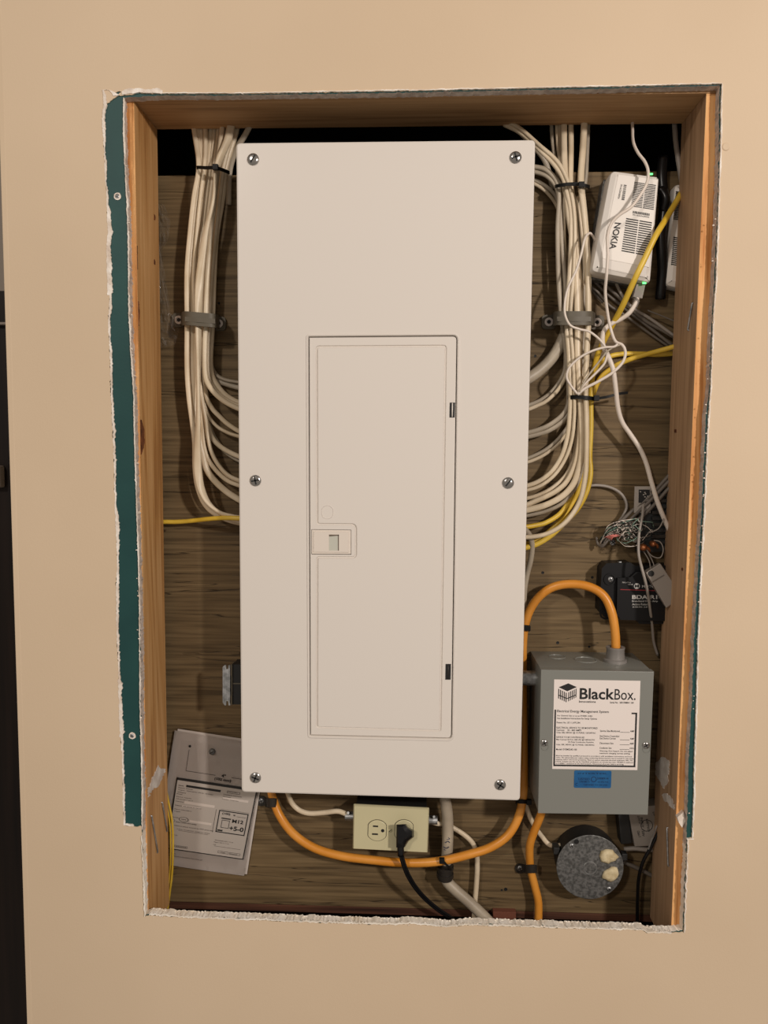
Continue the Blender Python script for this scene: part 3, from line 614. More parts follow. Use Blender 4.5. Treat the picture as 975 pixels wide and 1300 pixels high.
# ------------------------------------------------------------------ cream house-wiring cables, bundled on both sides
GL = 'cream cables in the bundle on the orange stud side of the panel'
def ext(p, dx): return (p[0]+dx, p[1], p[2])
left_set = [
 # name label, radius, flat, path (px,py), depth profile
 ('cream stud-side bundle cable, upper of the pair entering the panel highest', 2.2, 1.5, 'cream_dull', [(294, 150), (291, 175), (283, 212), (278, 250), (272, 300), (268, 350), (266.5, 408), (267, 455), (270, 469), (276, 477), (286, 482), (301, 485), (315, 487)], .112),
 ('cream stud-side bundle cable, lower of the pair entering the panel highest', 2.2, 1.6, 'cream_dull', [(289, 150), (286, 175), (278, 212), (273, 250), (267, 300), (263, 350), (262.5, 408), (264, 455), (268.5, 474), (276, 483), (286, 487), (301, 491.5), (315, 494)], .114),
 ('cream stud-side bundle cable, topmost of three entering the panel below the top pair', 2.1, 1.5, 'cream', [(303, 150), (300, 168), (287, 212), (283, 250), (275, 300), (272, 350), (270, 408), (267.5, 460), (270, 478), (277.7, 491.5), (287.4, 502), (301.4, 510), (316, 514)], .103),
 ('cream stud-side bundle cable, middle of three entering the panel below the top pair', 2.1, 1.4, 'cream', [(298, 150), (295, 168), (284, 212), (279, 250), (273.5, 300), (269, 350), (266.5, 408), (264.5, 465), (267.5, 484), (275.6, 497), (285, 505.5), (301.4, 514), (316, 518)], .099),
 ('cream stud-side bundle cable, lowest of three entering the panel below the top pair', 2.6, 1.3, 'cream', [(283, 150), (281, 175), (276.5, 212), (272.5, 250), (267, 300), (263, 350), (261, 408), (260, 470), (262.7, 484), (271, 497), (284, 508.7), (301.4, 518), (316, 523)], .090),
 ('cream stud-side bundle cable, upper of the pair meeting the panel halfway down', 2.3, 1.3, 'cream', [(278, 150), (277, 175), (272.5, 212), (268, 250), (262, 300), (259, 350), (258.5, 408), (259, 470), (260.5, 490), (262.7, 505.5), (270, 519.5), (279, 529), (288.5, 537.8), (303.5, 547.5), (316, 552)], .102),
 ('cream stud-side bundle cable, lower of the pair meeting the panel halfway down', 2.2, 1.3, 'cream', [(273, 150), (272, 175), (268, 212), (263, 250), (258, 300), (255, 350), (256, 408), (257, 480), (259, 505), (264, 526), (274.6, 540.5), (289.6, 549.6), (303.5, 554), (316, 557)], .106),
 ('cream stud-side bundle cable, bright upper strand just under the halfway pair', 2.1, 1.5, 'cream', [(268, 150), (267, 175), (264, 212), (259, 250), (254.5, 300), (251.5, 350), (254, 408), (256, 480), (260, 520), (266, 547), (271, 558), (282.7, 569), (304.6, 580), (316, 583)], .106),
 ('cream stud-side bundle cable, dim strand tucked just under the halfway pair', 2.0, 1.4, 'cream_dull', [(263, 150), (263, 175), (261, 212), (256, 250), (251, 300), (248.5, 350), (251, 408), (254, 480), (259, 515), (265, 536), (272, 555), (287, 574), (304.6, 585), (316, 588)], .113),
 ('cream stud-side bundle cable, upper of the long pair above the two wide ones', 2.5, 1.25, 'cream', [(260, 150), (261, 175), (260, 212), (255, 250), (250, 300), (246, 350), (248, 408), (252, 470), (258, 515), (261, 532), (264, 556), (269, 575), (277, 590), (289.6, 603.5), (304.6, 610.5), (316, 614)], .098),
 ('cream stud-side bundle cable, lower of the long pair above the two wide ones', 2.3, 1.25, 'cream', [(254, 150), (256, 175), (257, 212), (252, 250), (247, 300), (243, 350), (246, 408), (250, 470), (255.5, 515), (257.6, 541.5), (258.5, 563), (263, 580.5), (274.6, 597.5), (289.6, 610.5), (304.6, 616.5), (316, 620)], .101),
 ('wide cream stud-side bundle cable, second from the bottom of the fan', 2.4, 1.7, 'cream', [(249, 150), (252, 175), (254.5, 212), (249, 250), (243.5, 300), (241, 350), (244, 408), (245, 470), (246.5, 510), (251, 545), (257, 573), (263, 597), (274.6, 612.5), (289.6, 625.5), (304.6, 635), (316, 641)], .100),
 ('broad twisted cream cable running down the front of the stud-side bundle', 2.6, 2.0, 'cream', [(295, 150), (290, 175), (276, 212), (272, 250), (262, 290), (256, 330), (252.5, 370), (252, 408), (252, 470), (251.5, 530), (250.5, 570), (251.5, 600), (256, 622), (265, 639), (279, 651), (294, 657), (304.6, 659.5), (318, 661)], .082),
 ('outermost cream stud-side bundle cable, nearest the timber', 2.4, 1.35, 'cream', [(244, 150), (248, 175), (252.5, 212), (246.5, 250), (241, 300), (237.5, 345), (237.6, 408), (237.6, 470), (240, 505), (244, 535), (247, 560), (248, 599), (252, 622), (260, 640), (272, 652), (288, 659.5), (304.6, 664), (318, 666)], .094),
 ('second outermost cream stud-side bundle cable, ending behind the broad twisted one', 2.3, 1.35, 'cream', [(246.5, 150), (250, 175), (255, 212), (250, 250), (244.5, 300), (242.5, 345), (243.8, 408), (244.4, 470), (246, 510), (249, 545), (250, 580), (252.5, 610), (259, 630), (270, 645), (284, 655), (304.6, 662), (318, 664)], .104),
]
def dips(path, y, d_end=.0):
    """depth along a path: towards the board at the ends"""
    n = len(path); out = []
    for i, (x, py) in enumerate(path):
        t = i/(n-1); Y = y
        if t < .15: Y = y + (.118-y)*.4*(1-t/.15)
        out.append((x, py, Y))
    return out
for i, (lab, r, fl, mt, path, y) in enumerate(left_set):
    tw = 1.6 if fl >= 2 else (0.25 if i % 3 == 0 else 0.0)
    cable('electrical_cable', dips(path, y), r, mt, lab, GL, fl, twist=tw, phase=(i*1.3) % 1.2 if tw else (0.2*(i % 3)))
# thin cables passing above the panel towards the header
GT = 'dim cables above the panel under the header'
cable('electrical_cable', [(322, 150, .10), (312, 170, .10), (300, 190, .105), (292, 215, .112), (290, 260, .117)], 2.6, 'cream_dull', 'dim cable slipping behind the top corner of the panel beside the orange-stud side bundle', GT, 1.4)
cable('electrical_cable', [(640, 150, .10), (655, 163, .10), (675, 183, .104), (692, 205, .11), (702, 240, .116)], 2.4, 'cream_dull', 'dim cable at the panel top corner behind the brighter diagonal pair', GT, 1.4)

GR = 'cream cables in the bundle between panel and network unit'
B2 = 'network-unit bundle cable, '
right_set = [
 (B2+'thin and innermost at the header, upper of the highest fan pair', 1.9, 1.3, 'cream_dull', [(700, 150), (701, 175), (705, 205), (711, 236), (711, 290), (712, 350), (713, 405), (717, 440), (717.4, 467), (713, 480), (700, 497.6), (686, 508), (670.8, 514.5), (655, 519)], .110),
 (B2+'lower of the highest fan pair entering the panel', 2.1, 1.2, 'cream', [(707, 150), (707.5, 175), (711, 205), (716, 236), (716, 290), (717, 350), (718, 405), (719, 440), (719, 474), (709, 494), (693, 509.5), (682, 515), (670.8, 519.6), (655, 523)], .104),
 (B2+'arching in from above the panel, upper strand of the diagonal pair', 2.3, 1.25, 'cream', [(640, 152), (660, 163), (683, 183), (707.4, 205), (720, 228), (727.5, 257), (730, 290), (728, 350), (724, 405), (727, 450), (729, 500), (729, 530), (726, 558), (717.4, 583), (702, 605), (684, 617.5), (667, 622.6), (652, 625)], .088),
 (B2+'arching in from above the panel, lower strand of the diagonal pair', 2.3, 1.25, 'cream', [(640, 158), (660, 168), (681.5, 187), (703, 208.5), (714.6, 226), (720, 245), (724.6, 268), (725, 300), (723, 350), (719, 405), (722, 450), (724, 500), (723, 530), (720, 556), (713, 579), (700, 599), (682, 612), (667, 617), (652, 619)], .090),
 (B2+'leaving the panel near its top, upper strand of the bent pair', 2.3, 1.3, 'cream_dull', [(660, 211), (680, 212), (693, 215.5), (704, 226), (709.5, 240), (708, 290), (709, 350), (713, 405), (719, 450), (722, 495), (721, 514), (714.6, 526), (700, 538), (688.7, 543.6), (669, 549.6), (652, 552)], .098),
 (B2+'leaving the panel near its top, lower strand of the bent pair', 2.3, 1.3, 'cream_dull', [(660, 217), (680, 218.5), (695, 224), (706, 237), (711, 260), (713, 300), (717, 350), (721, 405), (724, 450), (726, 500), (722, 524), (714.6, 534.5), (697, 546.5), (684, 551), (669, 554.6), (652, 557)], .100),
 (B2+'darker strand seen low beside the panel near the upper tie', 1.9, 1.2, 'cream_dull', [(660, 222), (680, 229), (695, 238), (706, 250), (714, 280), (719, 340), (723, 405), (727, 450), (728, 510), (724, 533), (719, 543.5), (707.4, 558.7), (693, 570.5), (681, 577), (668.6, 582), (652, 586)], .112),
 (B2+'lower strand of the third fan pair, dim at the top', 1.9, 1.2, 'cream', [(660, 226), (680, 234), (695, 245), (707, 262), (716, 300), (722, 350), (727, 405), (730, 450), (730, 515), (726, 538), (717, 553), (707, 565), (693, 576), (681, 582.5), (668.6, 587), (652, 590)], .114),
 (B2+'straight strand wide, from header through the upper tie', 2.6, 1.35, 'cream', [(724.6, 150), (725, 185), (725, 232), (729, 270), (734, 330), (738, 405), (736, 450), (736, 530), (734.7, 564), (729, 592), (718, 613), (705, 624), (691.6, 631), (680, 636), (667, 641.5), (652, 644)], .096),
 (B2+'widest low strand sweeping to the panel above the yellow ones', 2.7, 1.45, 'cream', [(716, 150), (716, 185), (718, 232), (722, 270), (730, 330), (733, 405), (733, 450), (738, 530), (739, 566), (736, 590), (728, 614), (715, 629), (700, 638), (688.7, 642.5), (678, 645.5), (667, 648), (652, 650)], .092),
 (B2+'bright wide strand from the header standing apart above the upper tie', 3.0, 1.4, 'cream', [(742, 150), (740, 190), (737.5, 232), (740, 255), (743.5, 290), (746.5, 340), (747, 405), (745, 450), (743.5, 500), (744.7, 530), (744.7, 573), (742.6, 609), (734.7, 639), (717.4, 663.5), (696, 677), (676, 681.5), (660, 682)], .086),
 (B2+'slim strand behind the wide one that stands apart above the upper tie', 2.0, 1.3, 'cream_dull', [(747, 150), (745.5, 190), (743, 232), (736, 262), (738, 300), (742, 350), (741, 405), (740, 450), (739, 500), (740, 540), (740, 575), (736, 606), (726, 626), (712, 640), (690, 650), (667, 655), (655, 657)], .106),
 (B2+'crossing strand seen between the upper tie and the clamp', 2.0, 1.25, 'cream', [(711, 150), (712, 185), (714.6, 212), (727, 246), (733, 262), (739, 300), (742, 345), (731, 405), (731, 440), (738, 475), (737, 520), (733, 550), (728, 580), (719, 602), (700, 620), (682, 629), (667, 633), (652, 635)], .102),
]
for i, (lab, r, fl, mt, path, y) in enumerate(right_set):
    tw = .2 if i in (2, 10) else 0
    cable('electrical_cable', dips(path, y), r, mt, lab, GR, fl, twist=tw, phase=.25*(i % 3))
cable('service_cable', [(722, 395, .100), (719, 418, .104), (714, 432, .106), (706, 447, .106), (692, 464, .105), (673, 479, .100), (655, 488, .095)], 6.2, 'cream_dull', 'thick pale cable bending into the panel just below the clamp by the network unit', None, 1.15)
cable('electrical_cable', [(655, 662, .09), (665.5, 671, .092), (673, 681, .096), (675.5, 693, .1), (673.5, 712, .104), (669, 730, .108), (666, 748, .11), (665, 790, .112), (665.5, 850, .112)], 3.2, 'cream_dull', 'grey-cream cable curling out of the panel and running down behind the orange one', None, 1.1)

# yellow cables
GY = 'yellow cables beside the cream bundle'
cable('electrical_cable', [(884, 216, .112), (868, 240, .104), (858, 257, .090), (846, 277, .068), (832, 300, .055), (820, 325, .054), (806, 354, .056), (792, 385, .072), (780, 408, .09), (768, 430, .098), (759, 450, .104), (753, 472, .11), (750, 500, .112), (750, 540, .112), (748.5, 580, .110), (749.5, 600, .108), (746, 620, .106), (735, 643, .104), (717, 663, .104), (699, 680, .104), (681, 691, .102), (660, 697, .10)], 3.1, 'yellow', 'yellow cable slanting across the network unit and down behind the cream bundle', GY, 1.15)
cable('electrical_cable', [(870, 436, .098), (854.5, 440.5, .1), (833, 446.5, .104), (813, 452, .106), (795, 458, .108), (779, 466, .11), (764, 478, .112), (755, 495, .114), (748, 525, .115), (742, 570, .115), (737, 615, .114), (720, 650, .112), (700, 672, .111), (681, 686, .110), (660, 693, .108)], 2.7, 'yellow', 'yellow cable entering past the brown stud, upper of two sagging toward the bundle', GY, 1.15)
cable('electrical_cable', [(870, 446, .108), (850, 449, .112), (835, 450, .114), (818, 449.5, .114), (789, 449.5, .113), (773, 453, .112), (761, 461, .114), (752, 475, .115), (744, 500, .116), (737, 540, .116), (733, 585, .115), (729, 612, .113), (723, 634, .108), (711, 652, .104), (693, 663.5, .10), (680, 667, .098), (666, 669, .095), (655, 669, .095)], 2.7, 'yellow', 'yellow cable entering past the brown stud, lower of two, flattest near the white knot', GY, 1.15)
cable('electrical_cable', [(195, 663, .106), (209, 662.5, .106), (225, 662.5, .107), (245, 661, .104), (265, 658.8, .09), (285, 657.5, .078), (304, 658, .074), (318, 659, .074)], 2.7, 'yellow', 'short yellow cable running from the orange-toned stud into the panel side', None, 1.1)
cable('electrical_cable', [(200, 960, .112), (208, 990, .108), (214, 1019, .106), (218.3, 1041, .105), (219.6, 1073, .105), (218.3, 1110, .106), (215.7, 1131, .108), (212, 1160, .112)], 1.5, 'yellow', 'yellow cable bowing out from behind the stud over the printed sheet, outer strand')
cable('electrical_cable', [(196, 960, .112), (204, 990, .109), (210.5, 1019, .107), (215, 1041, .1065), (216.6, 1073, .1065), (215.5, 1110, .1075), (213, 1131, .109), (210, 1160, .113)], 1.2, 'yellow', 'yellow cable bowing out from behind the stud over the printed sheet, inner strand')

# ------------------------------------------------------------------ clamps and ties
def strap(bm, P, half_w, th, axis_up):
    """flat band through world points; half_w along axis_up"""
    C = spline(P, 6); N = len(C); rings = []
    for i, c in enumerate(C):
        t = (C[min(i+1, N-1)]-C[max(i-1, 0)]).normalized(); n_ = axis_up.cross(t).normalized()
        rings.append([bm.verts.new(c+axis_up*a+n_*b) for a, b in ((-half_w, -th), (half_w, -th), (half_w, th), (-half_w, th))])
    for a, b in zip(rings, rings[1:]):
        for k in range(4): bm.faces.new((a[k], a[(k+1) % 4], b[(k+1) % 4], b[k]))
    bm.faces.new(rings[0][::-1]); bm.faces.new(rings[-1])
UPZ = Vector((0, 0, 1))
def bundle_clamp(x0, y0, x1, y1, xe0, xe1, ye0, ye1, ymin, label):
    c = W((x0+x1)/2, (y0+y1)/2, BY)
    t = thing('cable_clamp', c, label, 'clamp', 'grey plastic bundle clamps')
    up = (W(0, 0, 0)-W(0, 20, 0)).normalized(); up = UPZ
    bm = BM(); hw = 8.5*PXM(.07)
    pts = [W(xe0, ye0, BY-.003), W(x0-3, (y0+ye0)/2, BY-.004), W(x0-1, y0, .102), W(x0+4, y0-1, ymin+.004), W((x0+x1)/2, (y0+y1)/2-1, ymin), W(x1-4, y1-1, ymin+.004), W(x1+1, y1, .102), W(x1+3, (y1+ye1)/2, BY-.004), W(xe1, ye1, BY-.003)]
    strap(bm, pts, hw, .0014, UPZ); obj('band', bm, 'clamp', t, smooth=True)
    bm = BM(); pts2 = [W(x0+2, y0, ymin+.002), W((x0+x1)/2, (y0+y1)/2, ymin-.0016), W(x1-2, y1, ymin+.002)]
    strap(bm, pts2, hw*.35, .0008, UPZ); obj('rib', bm, 'clamp', t, smooth=True)
    for x, y in ((xe0, ye0), (xe1, ye1)):
        bm = BM(); c = W(x, y, BY); r = 8.6*PXM(BY)
        prism(bm, rnd_poly([c+Vector((-r, 0, -r)), c+Vector((r, 0, -r)), c+Vector((r, 0, r)), c+Vector((-r, 0, r))], r*.6, 5), BY-.0055, BY-.0002)
        ear = obj('ear', bm, 'clamp', t)
        bm = BM(); lathe_y(bm, c, [(r*.62, BY-.0055), (r*.6, BY-.0068), (r*.34, BY-.0072), (r*.30, BY-.0058), (0, BY-.0056)], 18)
        s_ = obj('clamp_screw', bm, 'sticker', ear, smooth=True)
        bm = BM(); prism(bm, disc_ring(c, 12, r*.27, 0), BY-.0062, BY-.0056); obj('socket', bm, 'black_gap', ear)
    return t
bundle_clamp(233, 405, 275, 408, 228.5, 279, 407, 411.5, .074, 'grey plastic clamp around the cream cables by the orange-toned stud')
bundle_clamp(705, 405, 752, 405, 696, 757, 409.5, 410, .076, 'grey plastic clamp around the cream cables by the network unit')
for x, y0 in ((254.5, 397), (254.5, 399), (254.5, 402), (254.5, 405), (254.2, 408)): pass
def tie(pts, label, head, hw=2.2, tail=None):
    t = thing('cable_tie', W(*head), label, 'cable tie')
    bm = BM(); strap(bm, [W(*p) for p in pts], hw*PXM(.08), .0007, UPZ); obj('strap', bm, 'tie', t, smooth=True)
    bm = BM(); c = W(*head); s = .0036; box(bm, c-Vector((s, s*.8, s)), c+Vector((s, s*.8, s)), .0006); obj('head', bm, 'tie', t)
    if tail:
        bm = BM(); strap(bm, [W(*p) for p in tail], 1.7*PXM(.08), .0006, UPZ); obj('tail', bm, 'tie', t, smooth=True)
tie([(250, 215, .118), (249.5, 213, .10), (252, 212.5, .088), (262, 213, .078), (273, 213, .072), (282, 215.5, .078), (289.5, 218.5, .09), (291, 219, .108), (290, 219, .118)], 'black cable tie around the cream bundle by the orange-toned stud, just under the header', (273.6, 212.4, .070), 2.0)
tie([(706, 238, .118), (705, 237, .10), (708, 236, .088), (720, 234, .080), (737, 234, .078), (744, 236, .080), (748, 237, .095), (747, 238, .112)], 'black cable tie near the header around the bundle by the network unit', (738, 234.7, .074), 2.0)
tie([(722, 506, .118), (720.5, 505, .105), (723, 504.5, .090), (733, 504, .082), (745, 505, .080), (753, 506, .088), (756, 506, .105), (753, 506, .117)], 'black cable tie with a long tail under the knotted white wire', (757, 505.5, .084), 2.4, [(757, 506, .083), (770, 504, .08), (785, 500, .082), (797, 498.5, .09)])
# ------------------------------------------------------------------ orange cables
cable('heavy_cable', [(782.5, 836, .075), (782, 826, .075), (781, 803, .076), (776.5, 777, .078), (767, 757, .082), (751, 746, .086), (727, 741.5, .09), (703, 745, .094), (685, 757, .098), (673, 774, .10), (666.5, 793, .10), (664, 812, .102), (663.5, 850, .106), (664.5, 930, .108), (665, 985, .106), (664, 1010, .098), (659, 1035, .094), (645, 1060, .09), (622, 1076, .086), (594, 1085, .080), (560, 1093, .078), (520, 1095.5, .084), (470, 1091.5, .088), (430, 1086, .090), (398, 1076, .092), (372, 1058, .096), (355, 1035, .104), (346, 1012, .108), (342, 990, .108)], 5.6, 'orange', 'long orange cable looping over the grey box and under the whole panel', None, 1.0, n=12)
cable('heavy_cable', [(690, 1022, .07), (686, 1036, .082), (678, 1056, .09), (673, 1072, .096), (672.5, 1090, .103), (674, 1105, .108), (679, 1125, .108), (683.5, 1145, .106), (683.5, 1168, .104), (683, 1185, .104)], 5.2, 'orange', 'short orange cable dropping from the grey control box to the sill', None, 1.0, n=12)
bm = BM()
tie([(662, 800, .118), (661, 798, .104), (665, 797, .092), (670, 797, .094), (672, 798, .106), (670, 799, .118)], 'black cable tie on the orange loop beside the panel edge', (670, 797.5, .094), 3.4)
tie([(655, 1018, .110), (656, 1017.5, .096), (662, 1017.5, .09), (669, 1018, .094), (671, 1018, .106)], 'black cable tie on the orange cable at the bottom corner of the panel', (671.5, 1018, .094), 2.6)
tie([(556, 1092, .110), (557, 1091, .094), (562, 1093, .070), (569, 1100, .070), (573, 1103, .085), (573, 1103, .100)], 'black cable tie fastening the orange cable to the thick grey one', (561, 1092.5, .070), 2.0)
def clip(sx, sy, x0, x1, y, label, ycab, hw):
    t = thing('cable_clip', W(sx, sy, BY), label, 'cable clip', 'dark metal clips on the orange cables')
    bm = BM(); strap(bm, [W(sx-4, sy, BY-.0012), W(sx+3, sy, BY-.0012), W(x0-1, y, BY-.002), W(x0+1, y, ycab+.003), W((x0+x1)/2, y, ycab-.001), W(x1-1, y, ycab+.002), W(x1, y, ycab+.012)], hw*PXM(.1), .0009, UPZ); obj('strap', bm, 'clamp_dark', t, smooth=True)
    bm = BM(); c = W(sx, sy, BY); r = 6.5*PXM(BY); prism(bm, disc_ring(c, 16, r, BY), BY-.0024, BY-.0001); e_ = obj('lug', bm, 'clamp_dark', t)
    screw('clip_screw', sx, sy, BY-.0024, 3.6, 'galv', e_, 'cross', .4)
clip(660, 1102, 668, 681, 1103, 'dark metal clip on the short orange cable, beside the round box', .098, 5.5)
clip(332, 1016.5, 339, 351, 1019, 'dark metal clip on the long orange cable, beside the printed sheet', .100, 6)

# ------------------------------------------------------------------ grey control box
GYF = .022
gb = [W(687.5, 851, GYF), W(829.7, 853.5, GYF), W(822, 1034, GYF), W(683.5, 1032, GYF)]
gbt = thing('control_box', Vector((sum(p.x for p in gb)/4, BY, gb[2].z)), 'grey metal control box with a large white label, beside the panel', 'electrical box')
bm = BM(); hexa(bm, ypush(gb, .0022), ypush(gb, BY-GYF-.0002), .0012); obj('body', bm, 'grey_box', gbt, smooth=True)
bm = BM(); qbox(bm, gb, -.004, -.003, 1.004, 1.003, 0, .0020, .0008); obj('lid', bm, 'grey_box', gbt, smooth=True)
bm = BM(); qbox(bm, gb, -.006, -.004, 1.006, .0, 0.0, .013, .0005); obj('lid_flange', bm, 'grey_box', gbt)
sq = [W(703.5, 862.5, GYF), W(813, 864.3, GYF), W(809, 977.5, GYF), W(701, 976, GYF)]
bm = BM(); qbox(bm, sq, 0, 0, 1, 1, -.0004, 0); st = obj('sticker', bm, 'sticker', gbt, label='white printed label')
bm = BM(); ds_ = -.00055
qtext(bm, sq, 'Black', .30, .09, .705, .215, ds_, .022); 
obj('bold_lettering', bm, 'print', st)
bm = BM(); qtext(bm, sq, 'Box.', .705, .095, .95, .215, ds_, 0.004)
qtext(bm, sq, 'Innovations', .295, .228, .49, .252, ds_, .02); qtext(bm, sq, 'Serial No.  2001008841 100', .655, .235, .93, .255, ds_, .02)
lines = [('Electrical Energy Management System', .04, .335, .645, .372), ('For General Use or as an EVEMS: (240)', .045, .392, .455, .413), ('See Installation Instructions for Setup Options', .045, .42, .51, .445),
 ('Patent No. US 11,479,394', .04, .468, .315, .49), ('ELECTRICAL SERVICE TO BE MONITORED', .04, .525, .52, .545), ('Current:    30 - 400 AMPS', .04, .552, .33, .572), ('Volts: 208, 240VAC @ 1/2 PHASE, 120/240VAC', .04, .58, .50, .603),
 ('DEVICE TO BE CONTROLLED', .04, .632, .37, .65), ('Max Current 50 FLA, 300 LRA @ 240VAC/TH', .04, .658, .49, .68), ('50 Amp Continuous Resistive', .18, .686, .48, .706), ('Volts: 208, 240VAC @ 1/2 PHASE, 120/240VAC', .04, .715, .49, .737),
 ('Model: EVEMS240-100', .04, .768, .285, .788), ('Service Size Monitored', .55, .553, .78, .575), ('AMP', .90, .553, .95, .573), ('End Device Controlled', .55, .612, .775, .632), ('End Device Current', .55, .638, .735, .658), ('AMP', .90, .638, .95, .658),
 ('Disconnect Size', .55, .692, .71, .712), ('AMP', .90, .692, .95, .712), ('Conductor Size', .55, .745, .69, .765), ('AWG', .90, .745, .95, .765), ('Warning: Fire Hazard. Do not adjust', .55, .782, .94, .802), ('maximum charging current setting.', .55, .807, .91, .828),
 ('Must be installed by qualified personnel in accordance with installation instructions and local', .04, .842, .93, .86), ('codes. The electrical/power output rating monitoring devices function not to exceed 3 x the wires', .04, .864, .95, .882), ('ampacity and/or overcurrent protection. Reset or operate automatic electrical equipment, NEC 750', .04, .886, .94, .904),
 ('UL916. Suitable also for use by identified conductors on circuits less than 100,000 A maximum', .04, .908, .95, .926), ('in a NEMA 1 enclosure in dry environments. Disconnect all power before servicing.', .04, .93, .84, .948)]
for s_, a, b, c, d in lines: qtext(bm, sq, s_, a, b, c, d, ds_, .012)
for v in (.575, .660, .714, .767): qbox(bm, sq, .785, v, .895, v+.004, ds_, -.0003)
obj('lettering', bm, 'print', st)
bm = BM()
qbox(bm, sq, .012, .335, .03, .965, ds_, -.0003); qbox(bm, sq, .012, .95, .975, .968, ds_, -.0003); qbox(bm, sq, .955, .355, .975, .965, ds_, -.0003); qbox(bm, sq, .91, .355, .975, .372, ds_, -.0003)
obj('printed_frame', bm, 'print', st)
bm = BM()  # stylised crate emblem: black lozenge over upright bars
P = [Q(sq, u, v) for u, v in ((.055, .085), (.165, .04), (.265, .08), (.155, .128))]; prism(bm, P, GYF-.00055, GYF-.0003)
for k in range(5):
    u = .05+k*.022; v0 = .10+k*.0105; P = [Q(sq, a, b) for a, b in ((u, v0), (u+.011, v0+.005), (u+.011, v0+.115-k*.001), (u, v0+.108-k*.001))]; prism(bm, P, GYF-.00055, GYF-.0003)
    u = .262-k*.021; v0 = .095+k*.0105; P = [Q(sq, a, b) for a, b in ((u-.010, v0+.005), (u, v0), (u, v0+.098), (u-.010, v0+.105))]; prism(bm, P, GYF-.00055, GYF-.0003)
P = [Q(sq, a, b) for a, b in ((.05, .165), (.155, .205), (.262, .16), (.262, .17), (.155, .215), (.05, .175))]; prism(bm, P, GYF-.00055, GYF-.0003)
obj('printed_emblem', bm, 'print', st)
bq = [W(729, 978, GYF), W(776.3, 978.5, GYF), W(775.5, 1000.5, GYF), W(728.5, 1000, GYF)]
bm = BM(); prism(bm, rnd_poly(bq, .002, 4), GYF-.0004, GYF+.0001); bs = obj('blue_sticker', bm, 'blue', gbt, label='small blue certification sticker')
bm = BM(); c = Q(bq, .53, .5); lathe_y(bm, c, [(.0037, GYF-.0004), (.0037, GYF-.0006), (.0029, GYF-.0006), (.0029, GYF-.0004)], 20, False)
for s_, a, b, c_, d in (('INTERTEK', .10, .12, .88, .2), ('LISTED', .12, .42, .42, .55), ('5008914', .62, .38, .92, .5), ('CONFORMS TO', .14, .6, .42, .68), ('UL STD 916', .64, .6, .92, .68), ('CERTIFIED TO CSA STD', .26, .78, .9, .86)): qtext(bm, bq, s_, a, b, c_, d, -.0006, .01)
qtext(bm, bq, 'C', .04, .72, .10, .88, -.0006, .01); obj('lettering', bm, 'blue_print', bs)
for x, y in ((691, 943), (820, 946)):
    s_ = screw('lid_screw', x, y, GYF, 4.6, 'chrome', gbt, 'cross', .5, dome=.45)
    bm = BM(); c = W(x+.8, y+5, GYF); lathe_y(bm, c, [(.0052, GYF-.0002), (.0050, GYF-.0006), (.0044, GYF-.0006), (.0043, GYF-.0001)], 24, False); obj('keyhole_rim', bm, 'grey_box', gbt)
def zring(bm, c, prof, n=24, sy=1.0):
    rings = [[bm.verts.new((c.x+math.cos(2*math.pi*i/n)*r, c.y+math.sin(2*math.pi*i/n)*r, z)) for i in range(n)] for r, z in prof]
    for a, b in zip(rings, rings[1:]):
        for i in range(n): bm.faces.new((a[i], a[(i+1) % n], b[(i+1) % n], b[i]))
    return rings
zt = gb[0].z
for x, y, Yk, r in ((707, 832, .092, .012), (743.5, 836, .078, .0155)):
    bm = BM(); c = W(x, y, Yk); zring(bm, c, [(r, zt-.0004), (r*.96, zt+.0006), (r*.9, zt+.0006), (r*.88, zt-.0004)]); obj('knockout', bm, 'grey_box', gbt, smooth=True)
cf = W(781, 836, .072); cf.z = zt
M['fitting'] = new_mat('grey_connector', s2l(142, 138, 134), .4, .2)
bm = BM(); rings = zring(bm, cf, [(.0155, zt-.001), (.0155, zt+.0035), (.0125, zt+.0045), (.0118, zt+.017), (.0125, zt+.018), (.0125, zt+.020), (.008, zt+.020), (.0078, zt+.001)]); bm.faces.new(rings[-1]); bm.faces.new(rings[0]); obj('cable_connector', bm, 'fitting', gbt, smooth=True)
bm = BM(); c = W(668, 862, .07); tube(bm, [Vector((e[1].x-.010, .075, c.z)), Vector((gb[0].x+.002, .075, c.z))], .010, n=20, sub=2); obj('side_nipple', bm, 'galv', gbt, smooth=True)

# ------------------------------------------------------------------ round junction box
JY = .086; jc = W(749, 1101, JY); jr = 43.3*PXM(JY)
jb = thing('junction_box', Vector((jc.x, BY, jc.z)), 'round metal junction box with two putty blobs on its cover', 'electrical box')
bm = BM(); lathe_y(bm, jc, [(jr*.95, BY-.0002), (jr*.97, JY+.002), (jr*.9, JY+.002)], 40); obj('body', bm, 'box_black', jb, smooth=True)
bm = BM(); lathe_y(bm, jc, [(jr*.985, JY+.002), (jr, JY+.0012), (jr, JY+.0003), (jr*.985, JY), (0, JY)], 56); obj('cover', bm, 'galv_dark', jb, smooth=True)
bm = BM(); c = W(749, 1102, JY); lathe_y(bm, c, [(.0098, JY), (.0094, JY-.0005), (.0086, JY-.0005), (.0083, JY)], 28, False); obj('centre_ring', bm, 'galv', jb, smooth=True)
for x, y in ((725.8, 1073.5), (773.3, 1128.5)): screw('cover_screw', x, y, JY, 3.2, 'galv', jb, 'cross', .4)
bm = BM(); c = W(731.8, 1068.6, JY); prism(bm, disc_ring(c, 14, .0036, JY), JY-.0002, JY+.001); obj('cover_hole', bm, 'black_gap', jb)
